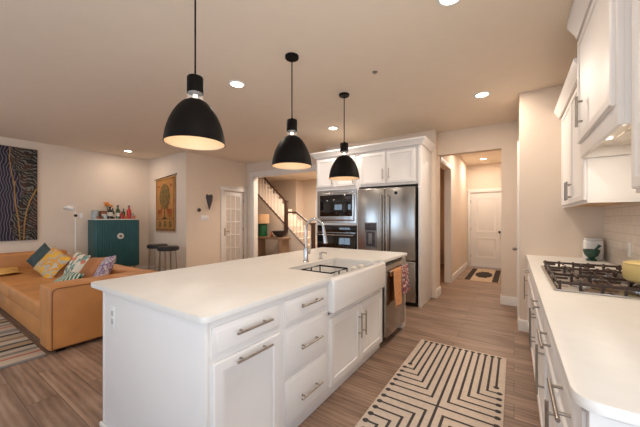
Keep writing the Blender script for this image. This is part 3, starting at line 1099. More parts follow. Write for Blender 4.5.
def crown(mb, path, prof):
    """profile (out, z) swept along path; out is to the right of travel"""
    rows = []
    n = len(path)
    for i, p in enumerate(path):
        p = Vector(p)
        ds = []
        if i > 0:
            ds.append((p - Vector(path[i - 1])).normalized())
        if i < n - 1:
            ds.append((Vector(path[i + 1]) - p).normalized())
        ns = [Vector((q.y, -q.x)) for q in ds]
        m = sum(ns, Vector((0, 0))).normalized()
        k = 1 / max(0.3, m.dot(ns[0]))
        rows.append([mb.bm.verts.new((p.x + m.x * o * k, p.y + m.y * o * k, z)) for o, z in prof])
    for a, b in zip(rows[:-1], rows[1:]):
        for i in range(len(prof)):
            j = (i + 1) % len(prof)
            mb.bm.faces.new((a[i], a[j], b[j], b[i]))
    mb.bm.faces.new(rows[0]); mb.bm.faces.new(rows[-1][::-1])
    return mb


crown(mb, [(-3.10, 5.13), (-3.10, FY - 0.02), (-1.165, FY - 0.03), (-1.165, 5.13)], [(-0.02 if o == 0 else o, z) for o, z in prof])
struct('trim_6', mb, M['cab'])

# refrigerator
fr = thing('refrigerator', 'stainless french door refrigerator with water dispenser', 'refrigerator', (-1.71, 4.8, 0))
RX0, RX1, RY = -2.19, -1.235, 4.40
MB().box(RX0, RX1, RY + 0.075, 5.10, 0.03, 1.84).build('cabinet_body', M['darkplastic'], fr)
xm = (RX0 + RX1) / 2 - 0.0
dl = MB().box(RX0, xm - 0.003, RY, RY + 0.07, 0.70, 1.835, 0.012, 3).build('door', M['steel'], fr)
drr = MB().box(xm + 0.003, RX1, RY, RY + 0.07, 0.70, 1.835, 0.012, 3).build('door', M['steel'], fr)
fd = MB().box(RX0, RX1, RY, RY + 0.07, 0.07, 0.69, 0.012, 3).build('freezer_drawer', M['steel'], fr)


def arc_handle(x, z0, z1, parent):
    pts = []
    for k in range(13):
        t = k / 12
        pts.append((x, RY - 0.055 - 0.012 * math.sin(PI * t), z0 + (z1 - z0) * t))
    pts = [(x, RY, z0 + 0.01)] + pts + [(x, RY, z1 - 0.01)]
    MB().tube(pts, 0.013, 12).build('handle', M['chrome'], parent)


arc_handle(xm - 0.05, 0.82, 1.72, dl)
arc_handle(xm + 0.05, 0.82, 1.72, drr)
pts = [(RX0 + 0.12, RY, 0.62)] + [(RX0 + 0.12 + (RX1 - RX0 - 0.24) * k / 10, RY - 0.055 - 0.012 * math.sin(PI * k / 10), 0.62) for k in range(11)] + [(RX1 - 0.12, RY, 0.62)]
MB().tube(pts, 0.013, 12).build('handle', M['chrome'], fd)
dsp = MB().box(-2.06, -1.845, RY - 0.006, RY, 0.86, 1.28, 0.003).build('water_dispenser', M['greyplastic'], dl)
mb = MB().box(-2.03, -1.875, RY - 0.0085, RY - 0.006, 0.89, 1.135, 0.001)
mb.build('dispenser_recess', M['slate'], dl)
MB().box(-2.05, -1.855, RY - 0.008, RY - 0.006, 1.15, 1.265, 0.0008).build('dispenser_display', M['slate'], dl)
MB().box(-1.985, -1.925, RY - 0.020, RY - 0.0085, 0.93, 1.10, 0.004).build('dispenser_paddle', M['greyplastic'], dl)
MB().cyl((-1.53, RY, 1.745), (-1.53, RY - 0.003, 1.745), 0.024).build('badge', M['black'], drr)

# ------------------------------------------------------------------ right run: base cabinets, worktop, cooktop
CX = 0.15       # face frame plane of the right base cabinets
CD = 0.13       # door fronts
WX = 0.788
poly = [(0.12, 0.925), (0.79, 0.78), (0.788, 4.22), (0.12, 4.22)]
poly = [(0.12, 0.92), (WX, 0.92), (WX, 4.22), (0.12, 4.22)]
poly = superround(poly, (0,), 0.055, 8)
rt = MB().prism(poly, TOPZ - 0.03, TOPZ, 'z', 0.004).build('counter_worktop', M['quartz'])
tag(rt, 'pale quartz worktop along the right wall holding the gas cooktop', 'worktop')

units = [(0.955, 1.375, 'nearest white base cabinet under the right worktop, with drawer and door', 1, 0.24),
         (1.375, 1.935, 'second white base cabinet from the rounded worktop corner, with drawer and door', 1, 0.24),
         (1.935, 3.30, 'wide white base cabinet under the gas cooktop with two doors', 2, 0.24),
         (3.30, 4.20, 'farthest white base cabinet under the right worktop, beside the far wall', 1, 0.2)]
for (a, b, lb, nd, hl) in units:
    c = thing('base_cabinet', lb, 'cabinet', (0.45, (a + b) / 2, 0), 'right-hand base cabinets')
    mb = MB()
    mb.box(CX, WX - 0.003, a, b, 0.10, TOPZ - 0.031).box(CX + 0.06, WX - 0.003, a, b, 0.0, 0.10)
    if a < 1:
        pass
    mb.build('cabinet_body', M['cab'], c)
    bb = min(b, 4.08)
    dr = front('drawer', 'x-', CD, a + 0.012, bb - 0.012, 0.715, 0.862, SLAB, c)
    if nd == 1:
        pull('x-', CD, (a + bb) / 2 - (0.04 if a < 1 else 0), 0.80, hl, False, dr)
        do = front('door', 'x-', CD, a + 0.012, bb - 0.012, 0.12, 0.70, DOOR, c)
        pull('x-', CD, bb - 0.055, 0.56, 0.26, True, do)
    else:
        pull('x-', CD, 2.3, 0.80, hl, False, dr)
        ym = (a + bb) / 2
        do = front('door', 'x-', CD, a + 0.012, ym - 0.003, 0.12, 0.70, DOOR, c)
        pull('x-', CD, ym - 0.045, 0.55, 0.26, True, do)
        do = front('door', 'x-', CD, ym + 0.003, bb - 0.012, 0.12, 0.70, DOOR, c)
        pull('x-', CD, ym + 0.045, 0.55, 0.26, True, do)
ep = MB().box(CX + 0.0, WX - 0.003, 0.937, 0.955, 0.0, TOPZ - 0.031, 0.002).panel((CX + 0.07, 0.937, 0.1), (1, 0, 0), (0, 0, 1), (0, -1, 0), 0.50, 0.74, [(0, -0.003), (0.003, 0.006), (0.05, 0.006), (0.06, 0.001)]).build('cabinet_end_panel', M['cab'])
tag(ep, 'white end panel closing the near end of the right worktop', 'panel')

ct = thing('gas_cooktop', 'stainless gas cooktop with cast iron grates on the right worktop', 'cooktop', (0.46, 2.72, TOPZ))
KX0, KX1, KY0, KY1 = 0.195, 0.725, 2.21, 3.235
MB().prism(superround([(KX0, KY0), (KX1, KY0), (KX1, KY1), (KX0, KY1)], (0, 1, 2, 3), 0.02, 4), TOPZ, TOPZ + 0.012, 'z', 0.003).build('tray', M['steel_h'], ct)
L3 = (KY1 - KY0 - 0.05) / 3
for k in range(3):
    ya = KY0 + 0.02 + k * (L3 + 0.005)
    yb = ya + L3
    xa, xb = KX0 + 0.018, KX1 - 0.018
    z = TOPZ + 0.048
    h = 0.005
    mb = MB()
    for y in (ya + h, yb - h):
        mb.box(xa, xb, y - h, y + h, z - 0.008, z + 0.008, 0.003)
    for x in (xa + h, xb - h):
        mb.box(x - h, x + h, ya, yb, z - 0.008, z + 0.008, 0.003)
    for x in (xa + (xb - xa) / 2,):
        mb.box(x - h, x + h, ya, yb, z - 0.008, z + 0.008, 0.003)
    ym = (ya + yb) / 2
    for xc in (xa + (xb - xa) * 0.25, xa + (xb - xa) * 0.75):
        for s in (-1, 1):
            mb.box(xc - 0.006, xc + 0.006, ym + s * L3 / 2 * 0.28 if s > 0 else ya, yb if s > 0 else ym - L3 / 2 * 0.28, z - 0.004, z + 0.011, 0.003)
    mb.box(xa, xa + 0.07, ym - 0.006, ym + 0.006, z - 0.004, z + 0.011, 0.003)
    mb.box(xb - 0.07, xb, ym - 0.006, ym + 0.006, z - 0.004, z + 0.011, 0.003)
    xm_ = (xa + xb) / 2
    mb.box(xm_ - 0.06, xm_ + 0.06, ym - 0.006, ym + 0.006, z - 0.004, z + 0.011, 0.003)
    for i in range(6):
        x = xa + (xb - xa) * (0.03 + 0.94 * i / 5)
        for y in (ya + h, yb - h):
            mb.box(x - 0.007, x + 0.007, y - 0.007, y + 0.007, TOPZ + 0.012, z + 0.014, 0.002)
    mb.build('grate', M['iron'], ct)
for (x, y, r) in ((0.35, 2.39, 0.05), (0.60, 2.39, 0.042), (0.47, 2.72, 0.06), (0.35, 3.06, 0.042), (0.60, 3.06, 0.05)):
    bu = MB().lathe([(0, 0), (r * 1.25, 0), (r * 1.25, 0.006), (r, 0.01), (r * 0.95, 0.018), (0, 0.018)], (x, y, TOPZ + 0.012), 24).build('burner', M['chrome'], ct)
    MB().lathe([(0, 0), (r * 0.75, 0), (r * 0.75, 0.007), (r * 0.6, 0.010), (0, 0.010)], (x, y, TOPZ + 0.030), 24).build('burner_cap', M['iron'], bu)
# mustard pot on the near burners
pt = thing('cooking_pot', 'mustard yellow enamel pot with lid on the cooktop', 'pot', (0.665, 2.42, TOPZ + 0.062))
px, py, pz = 0.66, 2.42, TOPZ + 0.063
MB().lathe([(0, 0), (0.10, 0), (0.120, 0.012), (0.126, 0.03), (0.126, 0.095), (0.121, 0.104), (0.112, 0.104), (0.112, 0.02), (0, 0.012)], (px, py, pz), 40).build('pot_body', M['yellowpot'], pt)
ld = MB().lathe([(0, 0.104), (0.124, 0.104), (0.124, 0.108), (0.11, 0.114), (0.05, 0.118), (0, 0.118)], (px, py, pz), 40).build('lid', M['yellowpot'], pt)
MB().tube([(px - 0.035, py, pz + 0.116), (px - 0.035, py, pz + 0.13), (px - 0.02, py, pz + 0.137), (px + 0.02, py, pz + 0.137), (px + 0.035, py, pz + 0.13), (px + 0.035, py, pz + 0.116)], 0.005, 8).build('lid_handle', M['iron'], ld)

# canister and mortar
cn = thing('canister', 'white rounded canister in the corner behind the green mortar', 'canister', (0.69, 4.13, TOPZ))
MB().box(0.615, 0.765, 4.07, 4.19, TOPZ, TOPZ + 0.20, 0.022, 4).build('canister_body', M['white'], cn)
MB().box(0.625, 0.755, 4.08, 4.18, TOPZ + 0.20, TOPZ + 0.222, 0.009, 3).build('lid', M['white'], cn)
mo = MB().lathe([(0, 0), (0.042, 0), (0.044, 0.012), (0.026, 0.024), (0.03, 0.036), (0.052, 0.055), (0.062, 0.085), (0.066, 0.115), (0.058, 0.115), (0.05, 0.075), (0.03, 0.055), (0, 0.05)], (0.655, 3.985, TOPZ), 32).build('mortar', M['marble_green'])
tag(mo, 'dark green marble mortar in front of the white canister', 'mortar')
pe = MB().tube([(0.655, 3.985, TOPZ + 0.065), (0.675, 3.985, TOPZ + 0.10), (0.705, 3.985, TOPZ + 0.142), (0.720, 3.985, TOPZ + 0.163)], [0.018, 0.010, 0.012, 0.015], 12).build('pestle', M['marble_green'])
tag(pe, 'green marble pestle leaning out of the mortar', 'pestle')
ou = MB().box(0.782, 0.788, 3.34, 3.415, 1.03, 1.15, 0.003).build('wall_outlet', M['white'])
tag(ou, 'white wall outlet on the cream tile above the right worktop', 'outlet')

# ------------------------------------------------------------------ upper cabinets and hood
uc = thing('upper_cabinet', 'white upper cabinet in the corner beyond the range hood', 'cabinet', (0.62, 3.35, 1.455), 'right-hand upper cabinets')
UX = 0.455
UZ = 1.462
MB().box(UX, WX, 2.905, 4.22, UZ + 0.02, 2.47).box(UX, UX + 0.02, 2.905, 4.22, UZ, UZ + 0.021).box(UX + 0.02, WX, 2.905, 2.923, UZ, UZ + 0.021).build('cabinet_body', M['cab'], uc)
und = MB().box(UX + 0.02, WX, 2.923, 4.21, UZ + 0.012, UZ + 0.02).build('underside', M['plywood'], uc)
und['label'] = 'bare tan wood underside'
d = front('door', 'x-', UX - 0.02, 2.92, 3.53, UZ + 0.02, 2.45, DOOR, uc)
pull('x-', UX - 0.02, 3.485, 1.60, 0.17, True, d, r=0.008)
d = front('door', 'x-', UX - 0.02, 3.536, 4.14, UZ + 0.02, 2.45, DOOR, uc)
pull('x-', UX - 0.02, 3.58, 1.60, 0.17, True, d, r=0.008)
mb = crown(MB(), [(UX - 0.02, 4.22), (UX - 0.02, 2.905)], [(0 if o == 0 else o * 0.75, z) for o, z in prof])
mb.build('crown_moulding', M['cab'], uc)

hd = thing('range_hood', 'white panelled range hood cabinet with lit steel liner above the cooktop', 'range hood', (0.6, 2.42, 1.795))
HX, HY0, HY1, HZ = 0.412, 1.945, 2.90, 1.795
mb = MB()
mb.box(HX, HX + 0.025, HY0, HY1, HZ, 2.74, 0.002).box(HX + 0.025, WX, HY0, HY0 + 0.025, HZ, 2.74, 0.001).box(HX + 0.025, WX, HY1 - 0.025, HY1, HZ, 2.74, 0.001)
mb.box(HX + 0.025, WX, HY0 + 0.025, HY1 - 0.025, 2.70, 2.74)
mb.build('hood_casing', M['cab'], hd)
d = front('door', 'x-', HX - 0.02, HY0 + 0.035, HY1 - 0.03, 1.90, 2.66, DOOR, hd)
pull('x-', HX - 0.02, 2.66, 2.085, 0.21, True, d, r=0.0085)
ln = MB().box(HX + 0.026, WX - 0.001, HY0 + 0.026, HY1 - 0.026, 1.862, 1.89).build('hood_liner', M['liner'], hd)
for k in range(2):
    a = HY0 + 0.17 + k * 0.31
    MB().panel((HX + 0.13, a, 1.862), (1, 0, 0), (0, 1, 0), (0, 0, -1), 0.2, 0.27, [(0, -0.003), (0.003, 0.006), (0.012, 0.006), (0.016, 0.002)]).build('hood_filter', M['liner'], ln)
for y in (HY0 + 0.27, HY1 - 0.33):
    MB().cyl((HX + 0.075, y, 1.862), (HX + 0.075, y, 1.857), 0.036).build('hood_lamp', M['hoodlamp'], ln)
    area_light('hood_lamp_light', (HX + 0.075, y, 1.852), (0, 0, 0), 0.06, 0.06, 1.5, (1.0, 0.86, 0.70), 'DISK')
mb = crown(MB(), [(HX, HY1), (HX, HY0)], [(0, 2.70), (0.02, 2.70), (0.03, 2.73), (0.075, 2.80), (0.075, 2.848), (0, 2.848)])
mb.build('crown_moulding', M['cab'], hd)

nc = thing('upper_cabinet', 'white upper cabinet at the right edge of the photo, nearer than the hood', 'cabinet', (0.63, 1.4, UZ), 'right-hand upper cabinets')
NX = 0.472
MB().box(NX, WX, 0.90, 1.943, UZ, 2.74, 0.001).build('cabinet_body', M['cab'], nc)
d = front('door', 'x-', NX - 0.02, 0.92, 1.925, UZ + 0.02, 2.70, DOOR, nc)
pull('x-', NX - 0.02, 0.98, 1.60, 0.17, True, d, r=0.008)

# ------------------------------------------------------------------ pendants and ceiling fittings
def pendant(y, label):
    x = -1.708
    zr = 1.832
    t = thing('pendant_lamp', label, 'pendant lamp', (x, y, zr), 'pendant lamps over the island')
    R = 0.184
    H = 0.275
    out = []
    for k in range(17):
        q = k / 16
        # bell profile: rim, steep flank, rounded shoulder, narrow neck
        r = 0.046 + (R - 0.046) * (1 - q ** 1.7) ** 0.68
        out.append((r, H * q))
    prof_out = [(R + 0.002, -0.004)] + out
    mb = MB()
    inn = [(r - 0.004, z - 0.0) for r, z in out]
    mb.lathe(prof_out + [(0.043, H)], (x, y, zr), 40)
    mb.mi = 1
    mb.lathe([(0.041, H)] + [(max(0.041, r - 0.004), z - 0.003) for r, z in out[::-1]] + [(R - 0.003, -0.004)], (x, y, zr), 40)
    mb.mi = 0
    mb.lathe([(R + 0.002, -0.004), (R - 0.003, -0.004)], (x, y, zr), 40)
    mb.build('lamp_shade', [M['black'], M['shade_in']], t, recalc=False, angle=50)
    zt = zr + H
    MB().lathe([(0.036, zt - 0.004), (0.048, zt - 0.002), (0.048, zt + 0.052), (0.036, zt + 0.056)], (x, y, 0), 28).build('glass_collar', M['glass'], t)
    MB().lathe([(0, zt + 0.045), (0.05, zt + 0.045), (0.05, zt + 0.142), (0.046, zt + 0.15), (0.012, zt + 0.152), (0.012, zt + 0.165), (0, zt + 0.165)], (x, y, 0), 28).build('cap', M['black'], t)
    MB().cyl((x, y, zt + 0.16), (x, y, CEIL - 0.024), 0.0055, seg=10).build('rod', M['black'], t)
    MB().lathe([(0, CEIL - 0.026), (0.058, CEIL - 0.026), (0.063, CEIL - 0.018), (0.063, CEIL - 0.001), (0, CEIL - 0.001)], (x, y, 0), 32).build('canopy', M['black'], t)
    MB().lathe([(0, zt - 0.10), (0.02, zt - 0.092), (0.029, zt - 0.065), (0.026, zt - 0.035), (0.014, zt - 0.005), (0.013, zt + 0.035), (0, zt + 0.036)], (x, y, 0), 20).build('bulb', M['bulb'], t)
    ld_ = bpy.data.lights.new('pendant_glow', 'POINT')
    ld_.energy = 0.45
    ld_.color = (1.0, 0.84, 0.66)
    ld_.shadow_soft_size = 0.05
    lo = bpy.data.objects.new('pendant_glow', ld_)
    COL.objects.link(lo)
    lo.location = (x, y, zr + 0.12)
    return t


pendant(1.100, 'nearest black bell pendant lamp with clear glass collar, largest of the three')
pendant(2.078, 'middle black bell pendant lamp with clear glass collar over the island')
pendant(3.070, 'farthest black bell pendant lamp with clear glass collar, in front of the oven cabinet')

for (x, y, lb), p in zip(CANS, CAN_POWER):
    t = thing('recessed_light', lb, 'ceiling light', (x, y, CEIL), 'recessed ceiling lights')
    MB().lathe([(0.068, CEIL - 0.001), (0.092, CEIL - 0.001), (0.092, CEIL - 0.004), (0.085, CEIL - 0.008), (0.068, CEIL - 0.008)], (x, y, 0), 32, True).build('trim_ring', M['white'], t)
    MB().cyl((x, y, CEIL - 0.001), (x, y, CEIL - 0.005), 0.068, seg=32).build('diffuser', M['disc'], t)
    area_light('recessed_beam', (x, y, CEIL - 0.012), (0, 0, 0), 0.12, 0.12, p, WARM, 'DISK')
sk_ = MB().lathe([(0, -0.018), (0.012, -0.018), (0.014, -0.006), (0.03, -0.004), (0.03, -0.001), (0, -0.001)], (-1.186, 2.78, CEIL), 20).build('fire_sprinkler', M['nickel'])
tag(sk_, 'tiny round fire sprinkler head on the ceiling', 'sprinkler')

# ------------------------------------------------------------------ rugs
RXa, RXb, RYa, RYb = -0.850, -0.058, 1.06, 3.285
mb = MB()
mb.box(RXa, RXb, RYa, RYb, 0.001, 0.010, 0.003)
mb.mi = 1
zz = 0.0108
yc = 2.172
xs = [RXa + 0.058 + i * (RXb - RXa - 0.116) / 12 for i in range(13)]
yt, yb_ = RYb - 0.04, RYa + 0.04
lw, dr_ = 0.0175, 0.021
for sgn in (1, -1):
    yend = yt if sgn > 0 else yb_
    for i in range(6):
        cy = yc + sgn * (0.495 - 0.081 * i)
        for side in (0, 1):
            xx = xs[i] if side == 0 else xs[12 - i]
            xe = RXa + 0.034 if side == 0 else RXb - 0.034
            if i == 0:
                mb.strip([(xx, yend), (xx, cy)], lw, zz)
                mb.disc((xx, cy), dr_, zz + 0.0002)
            else:
                mb.strip([(xx, yend), (xx, cy), (xe, cy)], lw, zz)
                mb.disc((xe, cy), dr_, zz + 0.0002)
                mb.disc((xx, cy), lw * 0.6, zz + 0.0003)
            mb.disc((xx, yend), dr_, zz + 0.0002)
mb.strip([(xs[6], yt), (xs[6], yb_)], lw, zz)
mb.disc((xs[6], yt), dr_, zz + 0.0002)
mb.disc((xs[6], yb_), dr_, zz + 0.0002)
for x0_, x1_ in ((RXa + 0.034, xs[6]), (xs[6], RXb - 0.034)):
    mb.strip([(x0_, yc), (x1_, yc)], lw, zz + 0.0001)
for xe in (RXa + 0.034, RXb - 0.034):
    mb.disc((xe, yc), dr_, zz + 0.0002)
rg = mb.build('runner_rug', [M['rugcream'], M['rugdark']], None, recalc=False)
tag(rg, 'cream kitchen runner rug with dark angular lines and dots', 'rug')

mb = MB()
HM = (-0.93, -0.26, 7.0, 8.75)
mb.box(*HM, 0.001, 0.009, 0.002)
mb.mi = 1
cx_, cy_ = (HM[0] + HM[1]) / 2, (HM[2] + HM[3]) / 2
for (x0_, x1_) in ((HM[0] + 0.015, HM[0] + 0.13), (HM[1] - 0.13, HM[1] - 0.015)):
    v = [mb.bm.verts.new(p) for p in ((x0_, HM[2] + 0.03, 0.0098), (x1_, HM[2] + 0.03, 0.0098), (x1_, HM[3] - 0.03, 0.0098), (x0_, HM[3] - 0.03, 0.0098))]
    mb.bm.faces.new(v).material_index = 1
# stepped medallion
med = []
for a, b in ((0.05, 0.42), (0.09, 0.42), (0.09, 0.3), (0.14, 0.3), (0.14, 0.18), (0.17, 0.18), (0.17, 0.06)):
    med.append((a, b))
ring_ = [(cx_ + a, cy_ + b) for a, b in med] + [(cx_ + a, cy_ - b) for a, b in med[::-1]] + [(cx_ - a, cy_ - b) for a, b in med] + [(cx_ - a, cy_ + b) for a, b in med[::-1]]
f = mb.bm.faces.new([mb.bm.verts.new((x, y, 0.0098)) for x, y in ring_])
f.material_index = 1
f.normal_update()
if f.normal.z < 0:
    f.normal_flip()
hm = mb.build('hall_mat', [M['rugtan'], M['rugblack']], None, recalc=False)
tag(hm, 'small beige mat with black bands and dark medallion before the hall door', 'mat')

lr = MB().box(-6.7, -3.80, -1.6, 0.86, 0.001, 0.014, 0.004).build('area_rug', M['striperug'])
tag(lr, 'multicoloured striped wool rug in front of the tan sofa', 'rug')

# ------------------------------------------------------------------ sofa and cushions
sf = thing('sofa', 'large tan leather sofa with low square arms', 'sofa', (-5.3, 1.4, 0))
SX0, SX1, SY0, SY1 = -7.45, -3.76, 0.87, 1.93
mb = MB().box(SX0 + 0.22, SX1 - 0.30, SY0 + 0.02, SY1 - 0.18, 0.05, 0.27, 0.02)
mb.build('seat_base', M['leather'], sf)
xm2 = -5.58
for a, b in ((SX0 + 0.26, xm2 - 0.004), (xm2 + 0.004, SX1 - 0.32)):
    MB().box(a, b, SY0, SY1 - 0.26, 0.272, 0.455, 0.035, 4).build('seat_cushion', M['leather'], sf)
ar = MB().box(SX1 - 0.31, SX1, SY0 - 0.01, SY1 - 0.0, 0.04, 0.672, 0.03, 4).build('arm', M['leather'], sf)
pp = []
for (y, z) in [(SY0 + 0.018, 0.06), (SY0 + 0.018, 0.60)] + [(SY0 + 0.018 + 0.05 * (1 - math.cos(a)), 0.60 + 0.05 * math.sin(a)) for a in (0.4, 0.8, 1.2, PI / 2)] + [(SY1 - 0.06, 0.65)]:
    pp.append((SX1 + 0.001, y, z))
MB().tube(pp, 0.006, 8).build('piping', M['leather_d'], ar)
MB().box(SX0, SX0 + 0.25, SY0 - 0.01, SY1, 0.04, 0.74, 0.045, 4).build('arm', M['leather'], sf)
MB().box(SX0 + 0.24, SX1 - 0.30, SY1 - 0.27, SY1, 0.05, 0.665, 0.05, 4).build('backrest', M['leather'], sf)
for x in (SX0 + 0.10, SX1 - 0.10):
    for y in (SY0 + 0.1, SY1 - 0.1):
        MB().box(x - 0.035, x + 0.035, y - 0.035, y + 0.035, 0.0, 0.045).build('foot', M['black'], sf)


def cushion(name, label, loc, rot, w, h, t, m, n=14):
    ob = MB().pillow(w, h, t, n).build(name, m, None, angle=80, org=(0, 0, 0))
    ob.location = loc
    ob.rotation_euler = rot
    tag(ob, label, 'cushion', 'cushions on the sofa')
    return ob


R = math.radians
cushion('throw_pillow', 'dark teal square cushion at the left of the row, leaning on the sofa back', (-6.72, 1.46, 0.66), (R(-26), R(30), R(14)), 0.44, 0.40, 0.11, M['teal_dk'])
cushion('throw_pillow', 'yellow and grey patchwork cushion leaning on the dark teal one', (-6.02, 1.42, 0.635), (R(-34), R(16), R(4)), 0.62, 0.44, 0.13, M['cush_y'])
cushion('throw_pillow', 'pale floral cushion behind the green zigzag one', (-5.36, 1.54, 0.645), (R(-26), R(4), R(0)), 0.50, 0.40, 0.12, M['cush_f'])
cushion('throw_pillow', 'green and white zigzag cushion lying behind the sofa arm', (-4.58, 1.22, 0.575), (R(-55), R(-4), R(-4)), 0.54, 0.28, 0.13, M['cush_g'])
cushion('throw_pillow', 'plain tan leather cushion between floral and purple cushions', (-4.72, 1.52, 0.65), (R(-34), R(-5), R(-2)), 0.60, 0.40, 0.15, M['leather_c'])
cushion('throw_pillow', 'purple and white knitted cushion in the corner nearest the island', (-4.22, 1.48, 0.70), (R(-28), R(-8), R(-8)), 0.34, 0.40, 0.12, M['cush_p'])


def throw_f(s, t):
    x = -7.12 + 0.60 * s
    y = 0.90 + 0.30 * t
    return Vector((x + 0.03 * math.sin(5 * t), y + 0.02 * math.sin(7 * s), 0.462 + 0.028 * (1 + math.sin(9 * s + 4 * t)) * (0.4 + 0.6 * math.sin(PI * s)) + 0.03 * math.sin(PI * t)))


th_ = MB().sheet(throw_f, 24, 16).build('throw_blanket', M['throw'])
q = th_.modifiers.new('thick', 'SOLIDIFY')
q.thickness = 0.012
q.offset = 1
tag(th_, 'rumpled mustard throw blanket on the left end of the sofa seat', 'blanket')

# ------------------------------------------------------------------ left wall: painting, floor lamp, bar cabinet
mb = MB()
PY0, PY1, PZ0, PZ1 = 0.05, 1.622, 0.93, 2.69
mb.box(-7.818, -7.78, PY0, PY1, PZ0, PZ1, 0.002)
mb.mi = 1
px_ = -7.7785


def vstrip(mb, pts, w):
    n = len(pts)
    L, R2 = [], []
    for i in range(n):
        p = Vector(pts[i])
        t = (Vector(pts[min(i + 1, n - 1)]) - Vector(pts[max(i - 1, 0)])).normalized()
        s = Vector((-t.y, t.x)) * w / 2
        L.append(mb.bm.verts.new((px_, p.x + s.x, p.y + s.y)))
        R2.append(mb.bm.verts.new((px_, p.x - s.x, p.y - s.y)))
    for i in range(n - 1):
        f = mb.bm.faces.new((R2[i], R2[i + 1], L[i + 1], L[i]))
        f.material_index = mb.mi


vstrip(mb, [(1.43, 0.94), (1.44, 1.25), (1.47, 1.5), (1.52, 1.7), (1.59, 1.88), (1.62, 1.95)], 0.02)
vstrip(mb, [(1.38, 0.94), (1.36, 1.3), (1.32, 1.6), (1.305, 1.9), (1.31, 2.05)], 0.018)
vstrip(mb, [(1.305, 1.95), (1.27, 2.2), (1.24, 2.45), (1.25, 2.68)], 0.014)
pa = mb.build('wall_painting', [M['painting'], M['ochre']], None)
tag(pa, 'large dark abstract painting with wavy lines and ochre branches', 'painting')

fl = thing('floor_lamp', 'pale floor lamp with two dome shades between painting and teal cabinet', 'floor lamp', (-7.45, 2.12, 0))
lx, ly = -7.45, 2.12
MB().lathe([(0, 0), (0.15, 0), (0.15, 0.015), (0.02, 0.025), (0, 0.025)], (lx, ly, 0), 32).build('base', M['white'], fl)
MB().cyl((lx, ly, 0.02), (lx, ly, 1.58), 0.011, seg=12).build('pole', M['white'], fl)


def dome(c, r, d, name):
    """dome shade: opening faces direction d"""
    mb = MB()
    n = 12
    pr = [(r * math.sin(PI / 2 * k / n), -r * 0.8 * math.cos(PI / 2 * k / n)) for k in range(n + 1)]
    inn = [(max(0, (r - 0.006) * math.sin(PI / 2 * k / n)), -(r - 0.006) * 0.8 * math.cos(PI / 2 * k / n)) for k in range(n, -1, -1)]
    mb.lathe(pr + inn, (0, 0, 0), 28)
    qt = Vector(d).to_track_quat('Z', 'Y').to_matrix()
    for v in mb.bm.verts:
        v.co = Vector(c) + qt @ v.co
    return mb.build(name, M['bluegrey'] if 'l' == 'x' else M['white'], fl)


dome((lx + 0.02, ly - 0.115, 1.525), 0.092, (0.15, -0.2, -1), 'lamp_shade')
dome((lx + 0.04, ly + 0.10, 1.40), 0.068, (0.4, 0.9, -0.15), 'lamp_shade')
MB().tube([(lx, ly, 1.57), (lx + 0.01, ly - 0.06, 1.62), (lx + 0.02, ly - 0.12, 1.62)], 0.008).tube([(lx, ly, 1.43), (lx + 0.02, ly + 0.05, 1.425), (lx + 0.03, ly + 0.09, 1.42)], 0.008).build('shade_arm', M['white'], fl)
MB().cyl((lx + 0.0, ly, 1.405), (lx + 0.03, ly, 1.405), 0.028, seg=16).build('swivel', M['iron'], fl)

bc = thing('bar_cabinet', 'teal fluted bar cabinet on dark legs with a round pale handle', 'cabinet', (-7.6, 2.89, 0))
BX0, BX1, BY0, BY1, BZ0, BZ1 = -7.80, -7.40, 2.44, 3.345, 0.24, 1.315
MB().prism(superround([(BX0, BY0), (BX1 - 0.012, BY0), (BX1 - 0.012, BY1), (BX0, BY1)], (1, 2), 0.10, 6), BZ0, BZ1, 'z', 0.003).build('cabinet_body', M['teal'], bc)
for s in (0, 1):
    mb = MB()
    n = 11
    ya = BY0 + 0.02 + s * (BY1 - BY0 - 0.04) / 2
    wd = (BY1 - BY0 - 0.04) / 2 / n
    for k in range(n):
        yy = ya + wd * (k + 0.5)
        # flutes follow the rounded front corners
        edge = max(0.0, (BY0 + 0.10) - yy, yy - (BY1 - 0.10))
        xr = BX1 - 0.012 - (0.10 - math.sqrt(max(0, 0.01 - min(edge, 0.099) ** 2)))
        mb.cyl((xr - 0.002, yy, BZ0 + 0.02), (xr - 0.002, yy, BZ1 - 0.02), wd * 0.47, seg=12)
    mb.build('fluted_door', M['teal'], bc)
hh = MB()
ym = (BY0 + BY1) / 2 + 0.02
hh.cyl((BX1 + 0.004, ym, 0.95), (BX1 + 0.024, ym, 0.95), 0.065, seg=32)
hh.build('door_plate', M['cream'], bc)
MB().cyl((BX1 + 0.024, ym, 0.95), (BX1 + 0.03, ym, 0.95), 0.03, seg=20).build('keyhole', M['greyplastic'], bc)
MB().prism(superround([(BX0, BY0 - 0.008), (BX1, BY0 - 0.008), (BX1, BY1 + 0.008), (BX0, BY1 + 0.008)], (1, 2), 0.10, 6), BZ1, BZ1 + 0.02, 'z', 0.003).build('top', M['cream'], bc)
for y in (BY0 + 0.1, BY1 - 0.1):
    for x in (BX0 + 0.06, BX1 - 0.09):
        MB().cyl((x, y, 0), (x, y, BZ0), 0.012, 0.02, seg=12).build('leg', M['brass'], bc)

# bottles and jars along the cabinet top
BT = BZ1 + 0.0205


def bottle(name, label, cat, y, x, prof, m, cap=None, lab=None):
    t = thing(name, label, cat, (x, y, BT), 'bottles and glasses on the teal cabinet')
    MB().lathe(prof, (x, y, BT), 20).build('bottle_body' if cat == 'bottle' else 'vessel', m, t)
    if cap:
        r, z0, z1, mm = cap
        MB().lathe([(0, z0), (r, z0), (r, z1), (0, z1)], (x, y, BT), 16).build('cap', mm, t)
    if lab:
        r, z0, z1 = lab
        MB().lathe([(r, z0), (r, z1)], (x, y, BT), 20).build('paper_label', M['label'], t)
    return t


